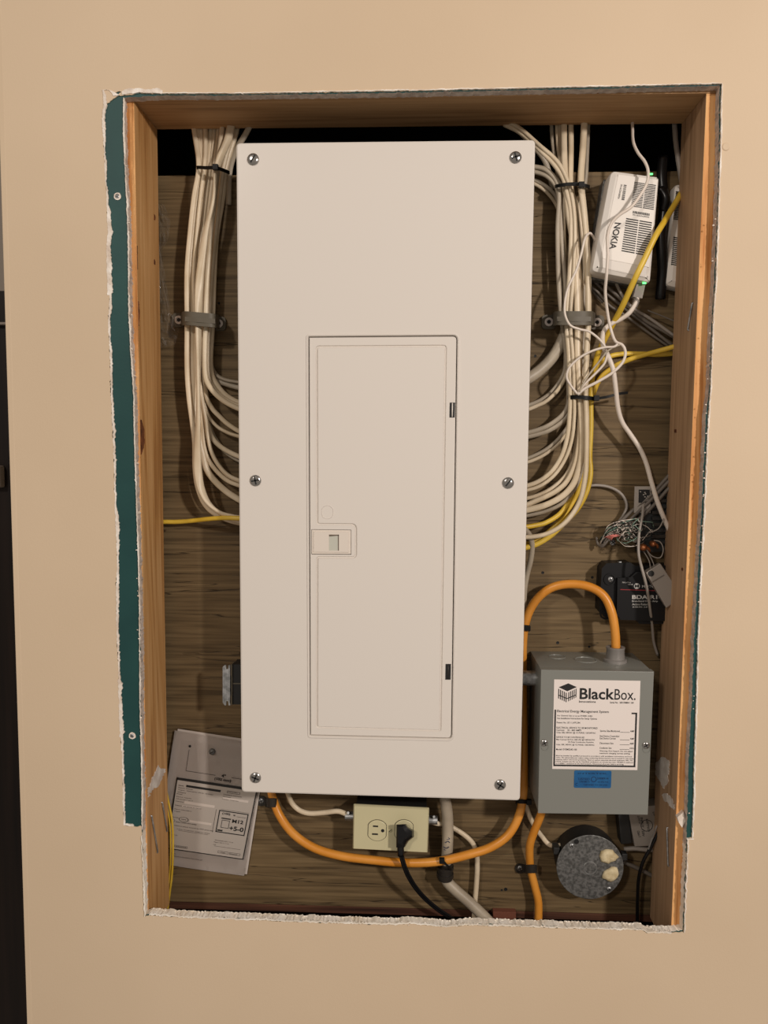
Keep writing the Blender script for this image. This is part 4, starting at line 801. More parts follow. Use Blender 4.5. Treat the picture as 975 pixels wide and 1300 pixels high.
for x, y in ((767.5, 1071.5), (785, 1090.5)):
    bm = BM(); c = W(x, y, JY); lathe_y(bm, c, [(.0030, JY), (.0028, JY-.0004), (.0020, JY-.0002), (0, JY-.0001)], 14); obj('dimple', bm, 'galv_dark', jb)
bm = BM(); box(bm, (jc.x+jr*.95, JY+.001, jc.z+.010), (jc.x+jr*1.12, JY+.012, jc.z+.020), .001); box(bm, (jc.x-jr*1.08, JY+.004, jc.z+.015), (jc.x-jr*.9, JY+.02, jc.z+.025), .001); obj('side_tab', bm, 'box_black', jb)
def blob(pts, seed):
    bm = BM(); P = [W(x, y, JY) for x, y in rag(pts+[pts[0]], 3, .5, seed)[:-1]]; c = sum(P, Vector())/len(P)
    layers = [(1.0, 0), (1.02, .0018), (.85, .004), (.5, .0052), (.2, .0046)]; rs = []
    for k, dpt in layers:
        rs.append([bm.verts.new(Vector((c.x+(p.x-c.x)*k, JY+.0002-dpt-noise.noise(p*260+Vector((seed, k, 0)))*.0012*(dpt > 0), c.z+(p.z-c.z)*k))) for p in P])
    for a, b in zip(rs, rs[1:]): bridge(bm, a, b)
    bm.faces.new(rs[-1]); return obj('putty_blob', bm, 'putty', jb, smooth='all')
blob([(763, 1080), (772, 1078), (778, 1079), (785, 1087), (781, 1092), (772, 1096), (763, 1093), (761, 1086)], 3)
blob([(764, 1114), (767, 1106), (776, 1100), (783, 1101), (785, 1109), (781, 1116), (775, 1119), (768, 1115)], 6)

# ------------------------------------------------------------------ outlet with plug
OY = .074
oq = [W(448.5, 1022, OY), W(545, 1027, OY), W(543, 1083.5, OY), W(447.5, 1078.5, OY)]
ob = thing('outlet_box', Vector((sum(p.x for p in oq)/4, BY, oq[2].z)), 'ivory duplex outlet on a surface box under the panel', 'outlet')
bm = BM(); f = [Q(oq, u, v, .003) for u, v in ((.03, .05), (.97, .05), (.97, .95), (.03, .95))]; hexa(bm, f, ypush(f, BY-OY-.0032), .001); obj('box', bm, 'box_black', ob)
bm = BM(); O_ = rnd_poly(oq, .0015, 3); a0 = vring(bm, O_, OY+.0045); a1 = vring(bm, O_, OY+.0022); a2 = vring(bm, offset_poly(O_, -.0016), OY)
bridge(bm, a0, a1); bridge(bm, a1, a2); fill(bm, [a2]); plate = obj('cover_plate', bm, 'ivory', ob, smooth=True)
rot = math.atan2(oq[1].z-oq[0].z, oq[1].x-oq[0].x)
def orot(c, x, z): return Vector((c.x+x*math.cos(rot)-z*math.sin(rot), OY, c.z+x*math.sin(rot)+z*math.cos(rot)))
for k, (x, y) in enumerate(((478.8, 1054), (512.8, 1053.8))):
    c = W(x, y, OY); R_ = .0150; P = []
    for i in range(36):
        a = 2*math.pi*i/36; P.append(orot(c, max(-.84, min(.84, math.cos(a)))*R_, math.sin(a)*R_))
    bm = BM(); g0 = vring(bm, offset_poly(P, .0007), OY-.0001); fill(bm, [g0]); 
    rc = obj('receptacle', bm, 'clamp_dark', ob)
    bm = BM(); g1 = vring(bm, P, OY-.0001); g2 = vring(bm, offset_poly(P, -.0002), OY-.0013); g3 = vring(bm, offset_poly(P, -.0008), OY-.0016); bridge(bm, g1, g2); bridge(bm, g2, g3); fill(bm, [g3]); fc = obj('receptacle_face', bm, 'ivory', rc, smooth=True)
    if k == 0:
        bm = BM()
        for (x0, z0, w_, h_) in ((-.0024, .0064, .0036, .0011), (-.0028, -.0050, .0042, .0011)):
            prism(bm, [orot(c, x0+sx*w_, z0+sz*h_) for sx, sz in ((-1, -1), (1, -1), (1, 1), (-1, 1))], OY-.0018, OY-.0012)
        prism(bm, [orot(c, .0078+math.cos(a)*.0024, .0006+math.sin(a)*.0024) for a in [i*math.pi/6 for i in range(12)]], OY-.0018, OY-.0012)
        obj('slots', bm, 'black_gap', rc)
screw('plate_screw', 495.3, 1054, OY, 2.8, 'ivory', ob, 'slot', .8)
for (x, y, s_) in ((444.5, 1036, -1), (549, 1041, 1)):
    bm = BM(); c = W(x, y, .095); tube(bm, [c+Vector((-.007, 0, 0)), c+Vector((.007, 0, 0))], .006, n=14, sub=2)
    tube(bm, [c+Vector((s_*.002, -.004, .006)), c+Vector((s_*.002, -.009, .009))], .0018, n=8, sub=2); obj('box_connector', bm, 'galv', ob, smooth=True)
pl = thing('power_plug', W(512, 1060, OY), 'black angled plug pushed into the outlet, its cord hanging to the sill', 'plug')
bm = BM()
def pz(x, y, d): return W(x, y, OY-d)
secs = [([(505, 1047), (515, 1046), (517, 1050), (525, 1055), (525, 1062), (518, 1067), (514, 1074), (505, 1074)], .0016),
        ([(504.5, 1046.5), (515.5, 1046), (518, 1050), (525.5, 1054.5), (525.5, 1062.5), (518.5, 1068), (514.5, 1075), (504, 1075)], .010),
        ([(503.5, 1047), (514, 1046.5), (517, 1051), (523, 1055), (523, 1062), (516, 1068), (513, 1076), (503, 1076)], .017),
        ([(505, 1050), (511, 1049.5), (513, 1054), (516, 1057), (516, 1061), (512, 1066), (510, 1071), (505, 1071)], .0195)]
rs = [[bm.verts.new(pz(x, y, d)) for x, y in s_] for s_, d in secs]
for a, b in zip(rs, rs[1:]): bridge(bm, a, b)
bm.faces.new(rs[0]); bm.faces.new(rs[-1])
obj('plug_body', bm, 'black_rubber', pl, smooth=True)
bm = BM(); tube(bm, [pz(508.5, 1068, .011), pz(508.5, 1076, .011), pz(509, 1086, .0108)], .0048, n=12, sub=3); obj('strain_relief', bm, 'black_rubber', pl, smooth='all')
bm = BM()
for dx in (-1.5, 1.5): tube(bm, [W(x+dx*.9, y-dx*.3, Yv) for x, y, Yv in ((508.5, 1078, .064), (511, 1092, .066), (517, 1109, .07), (527, 1126, .076), (541, 1142, .084), (558, 1156, .09), (575, 1167, .096), (590, 1178, .10))], 1.9*PXM(.07), n=8)
obj('cord', bm, 'black_rubber', pl, smooth='all')

# cables around the outlet
cable('electrical_cable', [(363, 1000, .105), (366.5, 1010, .104), (371, 1020, .104), (380, 1028.5, .104), (392, 1032.4, .102), (412, 1031.5, .098), (430, 1030, .094), (441, 1034, .094), (450, 1037, .095)], 3.1, 'cream', 'cream cable from the panel bottom curving into the clipped-cable side of the outlet', None, 1.1)
cable('electrical_cable', [(547, 1043, .096), (556, 1045.5, .098), (566, 1047, .112), (577, 1052, .114), (592, 1062, .112), (601, 1072, .112), (605, 1084, .112), (606, 1100, .112), (605, 1121, .112), (603, 1147, .11), (601, 1180, .106)], 2.9, 'cream', 'cream cable passing behind the thick grey one from the outlet down to the sill', None, 1.15)
cable('electrical_cable', [(662, 1005, .104), (668, 1024, .106), (677, 1046, .112), (688, 1062, .114), (697, 1072, .112), (705, 1074, .106), (712, 1073, .104)], 2.3, 'cream', 'bright white cable slanting behind the orange one into the round box', None, 1.35)
se = thing('service_cable', W(568, 1060, .1), 'thick grey cable below the outlet, leaving the panel and angling to the sill', 'cable')
bm = BM(); tube(bm, [W(*p) for p in ((563, 1000, .09), (565.5, 1017, .09), (568, 1035, .092), (568.5, 1060, .096), (567.5, 1085, .1), (565, 1104, .102), (567, 1118, .102), (578, 1130, .1), (594, 1144, .098), (613, 1162, .096), (630, 1180, .096))], 7.3*PXM(.097), 1.0, 14); obj('jacket', bm, 'cream_dull', se, smooth='all')
bm = BM(); p0, p1 = W(565.3, 1096, .101), W(565, 1116, .101); tube(bm, [p0, p0.lerp(p1, .5), p1], .0105, n=20, sub=2); tube(bm, [p0.lerp(p1, .15), p0.lerp(p1, .35)], .0122, n=20, sub=1); tube(bm, [p0.lerp(p1, .6), p0.lerp(p1, .85)], .0122, n=20, sub=1); obj('compression_fitting', bm, 'clamp_dark', se, smooth=True)
bm = BM()
for k, pts in enumerate(([(567, 1061), (570, 1060), (569, 1063), (571, 1065), (567, 1066)], [(565, 1070), (569, 1068), (571, 1070)], [(563, 1075), (567, 1077), (570, 1075)], [(563.5, 1078), (565, 1079.5)])):
    tube(bm, [W(x, y, .0885) for x, y in pts], .0005, n=5, sub=3)
obj('handwritten_mark', bm, 'blue_print', se)

# ------------------------------------------------------------------ network units
def router(cs, depth, label, name='network_unit', full=True, grp='white network units'):
    t = thing(name, Q(cs, .5, 1, depth), label, 'network unit')
    bm = BM(); f = [Q(cs, *p) for p in ((.0, .0), (1, 0), (1, 1), (0, 1))]
    n_ = rnd_poly(f, [.008, .004, .006, .006], 5)
    def ringd(off, d): return [bm.verts.new(p+Vector((0, d, 0))) for p in [q for q in offset_poly(n_, off)]]
    r0 = ringd(0, depth); r1 = ringd(0, .006); r2 = ringd(-.0012, .003); r3 = ringd(-.0075, .0)
    bridge(bm, r0, r1); bridge(bm, r1, r2); bridge(bm, r2, r3); fill(bm, [r3]); fill(bm, [r0])
    obj('housing', bm, 'router', t, smooth=True)
    return t
rq = [W(776, 215, .070), W(838, 223.5, .070), W(826.5, 359, .066), W(751, 344, .066)]
rt_ = router(rq, .030, 'white network unit with dark vent slots, tilted beside the cream bundle')
bm = BM(); f = [Q(rq, u, v, -.0004) for u, v in ((.17, .035), (.96, .03), (.94, .84), (.13, .90))]; prism(bm, rnd_poly(f, .002, 3), rq[0].y-.0002, rq[0].y+.001)
for v in bm.verts: pass
bm.free()
def slits(bm, cs, u0, u1, v0, v1, n, gap=.5, dy=-.0004, ug=.02, mid=True):
    um = (u0+u1)/2
    for k in range(n):
        v = v0+(v1-v0)*k/n; h = (v1-v0)/n*gap
        for a, b in (((u0, um-ug/2), (um+ug/2, u1)) if mid else ((u0, u1),)): qbox(bm, cs, a, v, b, v+h, dy, .0004)
bm = BM(); prism_pts = [Q(rq, u, v) for u, v in ((.16, .04), (.955, .04), (.945, .86), (.12, .86))]
hexa(bm, ypush(prism_pts, -.0005), ypush(prism_pts, .0008)); face = obj('label_face', bm, 'router_face', rt_)
bm = BM(); slits(bm, rq, .50, .93, .09, .33, 15, .48, -.0008); obj('vent_slot', bm, 'slot', rt_, kind='stuff')
bm = BM(); slits(bm, rq, .44, .92, .44, .77, 15, .48, -.0008); obj('vent_slot', bm, 'slot', rt_, kind='stuff')
bm = BM(); rg = random.Random(3)
u = .545
while u < .86: wd = rg.choice((.006, .010, .014)); qbox(bm, rq, u, .362, u+wd, .385, -.0008, 0); u += wd+rg.choice((.007, .01))
qtext(bm, rq, 'S/N: ALCLFA33E7D4', .55, .392, .86, .404, -.0008, .01)
v = .13
while v < .275: hd = rg.choice((.003, .006, .008)); qbox(bm, rq, .30+.0, v, .355, v+hd, -.0008, 0); v += hd+rg.choice((.004, .006))
o = Q(rq, .24, .13, -.0008); text_bm(bm, 'S/N: ALCLFA33E7D4', o, Q(rq, .225, .27, -.0008)-o, Q(rq, .275, .13, -.0008)-o, .01)
o = Q(rq, .245, .50, -.0008); text_bm(bm, 'NOKIA', o, Q(rq, .225, .76, -.0008)-o, Q(rq, .365, .495, -.0008)-o, .02)
obj('lettering', bm, 'print', rt_)
for (x, y, Yl) in ((826.5, 221, .075), (818, 359.5, .072)):
    bm = BM(); c = W(x, y, Yl); box(bm, c-Vector((.0022, .001, .0009)), c+Vector((.0022, .001, .0009)), .0003); obj('status_light', bm, 'led', rt_)
bm = BM(); f = [Q(rq, u, v, .0305) for u, v in ((-.03, .02), (.98, -.01), (1.0, 1.0), (.02, 1.02))]; hexa(bm, f, ypush(f, BY-.098-.001), .001); obj('wall_bracket', bm, 'galv_dark', rt_)
r2q = [W(857, 232, .100), W(925, 240, .100), W(912, 378, .100), W(845.5, 362, .100)]
r2t = router(r2q, .020, 'grey network unit with vent slots half hidden behind the brown stud')
bm = BM(); slits(bm, r2q, .0+.03, .40, .08, .36, 17, .48, -.0004, mid=False); slits(bm, r2q, .06, .45, .52, .80, 15, .48, -.0004, mid=False); obj('vent_slot', bm, 'slot', r2t, kind='stuff')
bm = BM(); tube(bm, [W(*p) for p in ((842, 200, .112), (840, 225, .108), (843, 262, .106), (839, 300, .106), (841, 340, .108), (838, 380, .112))], .007, n=12); tube(bm, [W(*p) for p in ((838, 240, .104), (845, 252, .10), (842, 268, .104))], .006, n=10)
obj('black_tube_pair', bm, 'black_rubber', label='thick black tube shapes between the two network units', cat='lead', smooth='all')  # two black tubes filling the dark strip between the units
# network plug and its lead
np_ = thing('network_plug', W(808, 372, .08), 'grey network plug at the lit port under the white network unit', 'plug')
pq = [W(808.5, 360, .078), W(819.5, 362, .078), W(815.5, 379, .080), W(803.5, 377, .080)]
bm = BM(); hexa(bm, pq, ypush(pq, .009), .0008); obj('plug_body', bm, 'grey_wire', np_)
bm = BM()
for k in range(5):
    a = Q(pq, .5, 1.03+.12*k, .0045); b = Q(pq, .45, 1.09+.12*k, .0045); tube(bm, [a, b], .0058-.0003*k, n=10, sub=1)
obj('strain_relief', bm, 'grey_wire', np_, smooth=True)
cable('network_lead', [(809, 378, .083), (806, 386, .083), (799, 397, .084), (788, 405, .088), (776, 411, .09), (768, 418, .088), (765, 428, .085), (766, 440, .08), (771, 450, .076), (778, 468, .074), (781.5, 492, .078), (784.5, 518, .086), (790, 536, .092), (800, 551, .095), (812, 569, .096), (820, 587, .094), (827, 612, .09), (835, 638, .088), (846, 665, .092), (858, 690, .1)], 3.0, 'white_wire', 'long white lead snaking from the network plug down past the brown stud', None, 1.0)
# thin white telephone wires
cable('thin_wire', [(803, 150, .1), (803, 165, .09), (804, 180, .08), (810, 194, .066), (819, 206, .058), (823, 219, .052), (821, 233, .050), (812, 249, .049), (801, 263, .049), (786, 273, .050), (776, 284, .052), (771.5, 298, .054), (771.5, 325, .056), (770, 350, .058), (768.5, 370, .066), (771, 395, .074), (776, 420, .076), (782, 434, .074), (790, 438, .072), (794, 447, .072), (791, 459, .072), (779, 472, .072), (760, 484, .074), (743, 493, .076), (733, 501, .078)], 1.9, 'white_wire', 'thin white wire coming down over the front of the network unit into the knot', None, 1.0, n=8)
cable('thin_wire', [(756, 306, .088), (752, 299, .082), (748.5, 296, .076), (743, 302, .07), (738, 322, .068), (732, 342, .066), (721, 366, .065), (717, 385, .063), (717.5, 400, .062), (724, 413, .062), (736, 418, .064), (748, 421, .068), (763, 433, .072), (770, 445, .073), (768, 460, .074), (756, 474, .076), (741, 489, .077), (734, 500, .078)], 1.5, 'white_wire', 'thin white wire bowing from the bundle across the clamp into the knot', None, 1.0, n=8)
cable('thin_wire', [(733, 500, .076), (725, 490, .074), (719.5, 479, .073), (722, 468, .072), (736, 454, .071), (752, 445.5, .069), (768, 441, .068), (780, 440, .067), (784, 437, .067)], 1.5, 'white_wire', 'thin white wire making the widest loop across the cream bundle', None, 1.0, n=8)
cable('thin_wire', [(736, 498, .0765), (742, 484, .074), (752, 470, .072), (763, 456, .070), (771, 446, .069), (781, 440, .069), (787, 438, .070)], 1.2, 'cream_dull', 'thin dull wire inside the loops of the knot', None, 1.0, n=8)
# grey leads converging behind the network unit and leaving past the brown stud
GG = 'dim grey leads below the network unit'
for i, (pts, r, lab) in enumerate((
  ([(752, 345, .108), (764, 358, .108), (780, 372, .108), (800, 391, .11), (822, 409, .112), (842, 420, .112), (862, 432, .112)], 2.2, 'uppermost of the long dim grey leads below the network unit'),
  ([(750, 352, .114), (765, 368, .114), (785, 385, .114), (808, 403, .115), (830, 420, .116), (860, 444, .116)], 2.0, 'lowest of the long dim grey leads below the network unit'),
  ([(748, 362, .110), (758, 370, .110), (774, 388, .112), (790, 398, .114), (820, 420, .117), (850, 441, .118)], 1.6, 'faint slim lead along the underside of the dim grey ones'),
  ([(780, 350, .098), (782, 358, .1), (787, 370, .104), (796, 384, .106), (805, 392, .108), (826, 405, .110), (858, 428, .108)], 2.0, 'grey lead dropping from the middle of the network unit behind the yellow cable'),
  ([(822, 394, .108), (840, 401, .106), (862, 410, .104)], 0.9, 'very thin light wire near the brown stud below the network units'),
  ([(751, 366, .116), (758, 376, .116), (766, 384, .116)], 2.0, 'short dim lead stub tucked against the cream bundle'))):
    cable('grey_lead', pts, r, 'dark_wire' if i != 3 else 'grey_wire', lab, GG, 1.0, n=8)
cable('grey_lead', [(856, 150, .112), (858, 180, .108), (863, 215, .104), (869, 250, .108)], 3.2, 'grey_wire', 'grey lead hanging from the header right against the brown stud', None)
cable('grey_lead', [(745, 617, .112), (757, 616, .114), (772, 618, .115), (785, 624, .115), (793, 633, .114), (795.5, 643, .113), (792, 653, .112), (785, 663, .112), (779, 670, .112)], 1.9, 'grey_wire', 'slim grey lead arching from the yellow cables down to the wire tangle', None, n=8)
for i, pts in enumerate(([(862, 590, .1), (846, 607, .1), (825, 630, .102), (803, 648, .104), (786, 664, .106), (775, 674, .108)], [(864, 598, .098), (848, 612, .098), (829, 632, .1), (808, 652, .102), (792, 668, .104), (782, 676, .106)], [(866, 606, .096), (849, 620, .096), (833, 638, .098), (816, 655, .1), (800, 668, .102), (790, 676, .104)])):
    cable('grey_lead', pts, 2.3, 'dark_wire', ('upper', 'middle', 'lower')[i]+' of three parallel grey leads sloping into the wire tangle', 'parallel grey leads into the wire tangle', n=8)
# tangle of fine wires
bm = BM(); rg = random.Random(9)
for k in range(34):
    c0 = (803+rg.uniform(-15, 14), 675+rg.uniform(-10, 10)); a0 = rg.uniform(0, 6.28); ra, rb = rg.uniform(4, 15), rg.uniform(3, 10); pts = []
    for j in range(9):
        a = a0+j*rg.uniform(.45, .75); pts.append(W(c0[0]+math.cos(a)*ra+rg.uniform(-1, 1), c0[1]+math.sin(a)*rb+rg.uniform(-1, 1), .088+rg.uniform(-.012, .014)))
    tube(bm, pts, .00045, n=5, sub=4, mi=(0, 2, 1, 3, 2, 0, 3)[k % 7])
for k in range(22):
    y = 668+rg.uniform(-6, 6); tube(bm, [W(760+rg.uniform(0, 8), 688+rg.uniform(-6, 6), .112), W(772+rg.uniform(-3, 4), y+6, .10), W(786+rg.uniform(-4, 6), y, .094), W(800+rg.uniform(-5, 14), y+rg.uniform(-8, 8), .09)], .0006, n=5, sub=4, mi=rg.choice((0, 1, 2, 3)))
for k in range(5): tube(bm, [W(768+k*2, 682+k, .092), W(778, 679+k*.8, .088), W(785+k, 678+k*.5, .090)], .0006, n=5, sub=3, mi=4)
obj('wire_tangle', bm, ['white_wire', 'green_wire', 'dark_wire', 'dkgreen', 'pink'], label='tangle of fine telephone wires above the black amplifier', cat='wires', kind='stuff', smooth='all')
bm = BM()
for pts in ([(757, 668+14, .114), (760, 692, .108), (768, 690, .100), (775, 680, .1), (790, 674, .104)], [(758, 690, .112), (764, 694, .104), (772, 686, .098), (784, 678, .1)]): tube(bm, [W(*p) for p in pts], .0018, n=8)
obj('wire_bundle', bm, 'dark_wire', label='dark wire bundle bent back at the end of the tangle', cat='wires', smooth='all')
t = screw('board_screw', 777.5, 688.5, .112, 4.0, 'galv', None, 'cross', .7, dome=.9, label='bright screw head in the board under the wire tangle', cat='screw')
bm = BM(); c = W(777.5, 688.5, .112); tube(bm, [Vector((c.x, .112, c.z)), Vector((c.x, BY+.002, c.z))], .0015, n=8, sub=1); obj('shank', bm, 'galv', t)
# terminal block and plate behind the tangle
tb = thing('terminal_block', W(832, 660, BY), 'dark terminal block against the board behind the wire tangle', 'terminal block')
bm = BM(); f = [W(812, 625, .104), W(862, 618, .104), W(858, 700, .104), W(811, 702, .104)]; hexa(bm, f, ypush(f, BY-.1042), .001); obj('block', bm, 'dkgreen', tb)
for k in range(9):
    bm = BM(); c = W(838, 628+k*7.5, .104); box(bm, c-Vector((.012, .005, .0022)), c+Vector((.012, .0002, .0022)), .0005); obj('terminal', bm, 'clamp_dark' if k % 2 else 'box_black', tb)
tg = thing('tag_plate', W(812, 633, .11), 'small pale plate with black print behind the grey leads', 'plate')
bm = BM(); f = [W(806, 617.5, .101), W(826, 617.5, .101), W(826, 651, .101), W(805, 651, .101)]; hexa(bm, f, ypush(f, .0025), .0003); obj('plate', bm, 'paper_grey', tg)
bm = BM(); qbox(bm, f, .25, .12, .95, .62, -.0003, 0); obj('print_patch', bm, 'print', tg)
bm = BM(); rg = random.Random(2)
for k in range(9): u = rg.uniform(.28, .8); v = rg.uniform(.15, .52); qbox(bm, f, u, v, u+.09, v+.04, -.0006, -.0002)
obj('print_marks', bm, 'paper_grey', tg)
# copper caps and the white box
for (x, y, s_, lab) in ((816.5, 695, 1.0, 'copper-coloured cap lying over the slim grey lead'), (829, 690.5, .8, 'smaller shiny copper-coloured cap beside the stud')):
    bm = BM(); c = W(x, y, .084); lathe_y(bm, c, [(.0045*s_, .092), (.0052*s_, .088), (.0050*s_, .082), (.0025*s_, .079), (0, .0785)], 14)
    tube(bm, [c+Vector((.003*s_, .004, 0)), c+Vector((.008*s_, .004, -.002)), c+Vector((.010*s_, .006, -.006))], .0025*s_, n=8, sub=3); obj('copper_cap', bm, 'copper', label=lab, cat='cap', smooth='all')
bm = BM()
for pts in ([(820, 697, .086), (828, 706, .086), (838, 708, .084), (842, 698, .084), (838, 688, .086), (830, 686, .088)], [(816, 698, .088), (824, 712, .086), (826, 722, .078)], [(822, 700, .088), (829, 714, .086), (832, 726, .078)], [(822, 677, .086), (836, 671, .084), (843, 658, .084)]): tube(bm, [W(*p) for p in pts], .0008, n=6, sub=6)
obj('cap_wires', bm, 'grey_wire', label='thin wires looping from the copper caps to the pale box', cat='wires', smooth='all')
wb = thing('splice_box', W(836, 745, .07), 'pale grey plastic box wedged between the black amplifier and the stud', 'box')
bm = BM(); f = [W(820, 727, .066), W(838, 715, .066), W(866, 757, .066), W(846, 772, .066)]; b_ = [W(816, 725, .093), W(836, 714, .093), W(866, 756, .093), W(842, 768, .093)]; hexa(bm, f, b_, .001); obj('housing', bm, 'grey_wire', wb)
bm = BM(); f2 = [W(828, 738.5, .0655), W(843, 729.5, .0655), W(843.6, 730.6, .0655), W(828.7, 739.6, .0655)]; hexa(bm, f2, ypush(f2, .001)); obj('seam', bm, 'dark_wire', wb)
bm = BM(); c = W(826.5, 728, .066); lathe_y(bm, c, [(.004, .0662), (.004, .0652), (0, .0652)], 12); obj('wire_hole', bm, 'black_gap', wb)
# black amplifier
AY = .088
am = thing('signal_amplifier', W(800, 755, BY), 'black signal amplifier with white print, above the grey control box', 'amplifier')
bm = BM(); P = [W(x, y, AY+.006) for x, y in ((764, 722), (770, 715), (800, 714), (806, 718), (862, 718), (862, 792), (812, 792), (806, 786), (768, 784), (761, 776))]; prism(bm, P, AY+.006, BY-.0002)
bmesh.ops.bevel(bm, geom=[e for e in bm.edges if abs(e.verts[0].co.y-e.verts[1].co.y) < 1e-6 and e.verts[0].co.y < AY+.01 and len(e.link_faces) == 2 and e.calc_face_angle(0) > .5], offset=.0015, segments=2, affect='EDGES'); obj('housing', bm, 'amp', am, smooth=True)
aq = [W(787, 733, AY), W(862, 733, AY), W(862, 788, AY), W(786, 785, AY)]
bm = BM(); P = [W(x, y, AY) for x, y in ((784, 734), (800, 733), (808, 726), (862, 726), (862, 789), (788, 787), (783, 780))]; prism(bm, P, AY, AY+.007)
bmesh.ops.bevel(bm, geom=[e for e in bm.edges if e.verts[0].co.y < AY+.001 and e.verts[1].co.y < AY+.001 and e.calc_face_angle(0) > .5], offset=.0012, segments=2, affect='EDGES'); obj('face', bm, 'amp', am, smooth=True)
bm = BM(); ad = AY-.0004
def atext(s_, x0, y0, x1, y1, b=.01):
    o = W(x0, y1, ad); text_bm(bm, s_, o, W(x1, y1, ad)-o, W(x0, y0, ad)-o, b)
atext('BDA-R1-R', 802.5, 755.5, 846, 760.5, .03); atext('Broadband Drop Amp', 802.5, 762, 835, 764.8); atext('Active Return', 802.5, 765.8, 824, 768.4); atext('54-1000 MHz  15 dB', 803, 769.8, 822, 771.4); atext('Made in China', 790, 738.5, 800.5, 740.2); atext('608108', 797, 741.3, 803.5, 742.8); atext('MOTOROLA', 815, 742.8, 846, 746.0, .02)
c = W(808.5, 744, AY); lathe_y(bm, c, [(.0040, AY), (.0040, AY-.0004), (0, AY-.0004)], 20)
obj('lettering', bm, 'white_print', am)
bm = BM(); o = W(805.8, 746, AY-.0006); text_bm(bm, 'M', o, W(811.2, 746, AY-.0006)-o, W(805.8, 742, AY-.0006)-o, .01); obj('printed_emblem', bm, 'print', am)
bm = BM(); P = [W(x, y, AY) for x, y in ((787.5, 747.9), (862, 750.4), (862, 751.2), (787.5, 748.8))]; prism(bm, P, AY-.0004, AY+.0002); obj('red_line', bm, 'red_print', am)
screw('mounting_screw', 775, 735.5, AY+.006, 3.6, 'galv', am, 'cross', .5)
bm = BM(); c = W(787, 722, .1); zring(bm, c, [(.0045, c.z-.006), (.0045, c.z), (.0036, c.z), (.0036, c.z+.008), (.0030, c.z+.010)], 12)
obj('coax_port', bm, 'galv', am, smooth=True)
bm = BM()
for x, y in ((774, 735.5), (769, 779)):
    c = W(x, y, AY+.006); lathe_y(bm, c, [(.0085, AY+.0065), (.0082, AY+.0045), (.0065, AY+.0045), (.006, AY+.0062)], 20, False)
obj('mounting_boss', bm, 'amp', am, smooth=True)
cable('grey_lead', [(816.5, 640, .09), (815.5, 655, .088), (812, 672, .082), (810.5, 690, .076), (811, 705, .072), (815, 722, .064), (819, 737, .062), (823, 757, .076), (825.5, 775, .084), (828, 795, .098), (830, 815, .108), (835, 832, .112)], 1.8, 'grey_wire', 'slim grey lead falling in front of the black amplifier', None, n=8)

# label unit below the control box, dark leads in the bottom corner
pu = thing('power_supply', W(820, 1060, .11), 'grey power unit with printed label under the corner of the control box', 'power supply')
uq = [W(797, 1026, .098), W(858, 1020, .098), W(868, 1072, .098), W(806, 1075, .098)]
bm = BM(); hexa(bm, uq, ypush(uq, BY-.0983), .001); obj('housing', bm, 'grey_wire', pu)
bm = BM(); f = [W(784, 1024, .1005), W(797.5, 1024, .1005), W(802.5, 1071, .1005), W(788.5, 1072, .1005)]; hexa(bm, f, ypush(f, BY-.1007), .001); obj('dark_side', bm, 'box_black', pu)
bm = BM(); c = W(821, 1048, .098)
lathe_y(bm, c, [(.0085, .098), (.0085, .0976), (.0078, .0976), (.0078, .098)], 24, False)
for s_, x, y0, y1, h in (('INPUT 120V', 813, 1038, 1062, 3), ('OUTPUT 12V', 809, 1036, 1046, 2.4), ('Class 2', 808.5, 1055, 1063, 3), ('LISTED', 820, 1040, 1056, 2.6), ('US', 828, 1031, 1036, 3)):
    o = W(x, y0, .0975); text_bm(bm, s_, o, W(x+2.5, y1, .0975)-o, W(x+h, y0-.3, .0975)-o, .01)
obj('lettering', bm, 'print', pu)
cable('grey_lead', [(792, 1078, .105), (805, 1077, .103), (820, 1078.5, .102), (848, 1080, .102)], 3.0, 'grey_wire', 'upper grey lead running from the round box toward the stud', 'grey leads beside the round box', n=8)
cable('grey_lead', [(790, 1094, .11), (800, 1098, .108), (815, 1105, .107), (840, 1118, .107)], 2.8, 'dark_wire', 'lower dim grey lead running from the round box toward the stud', 'grey leads beside the round box', n=8)
cable('black_lead', [(848, 1030, .085), (838, 1052, .085), (826, 1076, .088), (816, 1095, .092), (811, 1115, .094), (809.5, 1140, .096), (809, 1180, .1)], 2.3, 'black_rubber', 'black lead dropping in the corner between round box and brown stud', None, n=8)
bm = BM(); a, b = W(834, 1048, .083), W(823, 1078, .084); tube(bm, [a, b], .0011, n=6, sub=1); obj('lead_highlight', bm, 'galv', label='thin bright strip painting the shine along the black corner lead', cat='highlight')  # bright sliver stands in for the highlight on the black lead

# ------------------------------------------------------------------ printed sheets tucked behind the panel
sh = [W(222, 927, .1165), W(336, 944.5, .1165), W(310, 1112, .1165), W(196.5, 1095.5, .1165)]
t = thing('instruction_sheet', sh[3], 'grey printed instruction sheet tucked behind the bottom corner of the panel', 'paper')
bm = BM(); nx, ny = 10, 14; vs = [[bm.verts.new(Q(sh, i/nx, j/ny, -.0012*math.sin(i/nx*3.1)-.0009*math.sin(j/ny*5+1))) for i in range(nx+1)] for j in range(ny+1)]
for j in range(ny):
    for i in range(nx): bm.faces.new((vs[j][i], vs[j][i+1], vs[j+1][i+1], vs[j+1][i]))
bmesh.ops.solidify(bm, geom=bm.faces[:], thickness=.0003); obj('sheet', bm, 'paper', t, smooth='all')
sh2 = [p+Vector((.0035, .0028, .001)) for p in sh]
bm = BM(); hexa(bm, sh2, ypush(sh2, .0004)); obj('under_sheet', bm, 'paper', label='second paper sheet peeking out under the printed one', cat='paper')
pd = -.0028
fq_ = [(.050, .335), (1.03, .332), (.985, .872), (-.02, .872)]
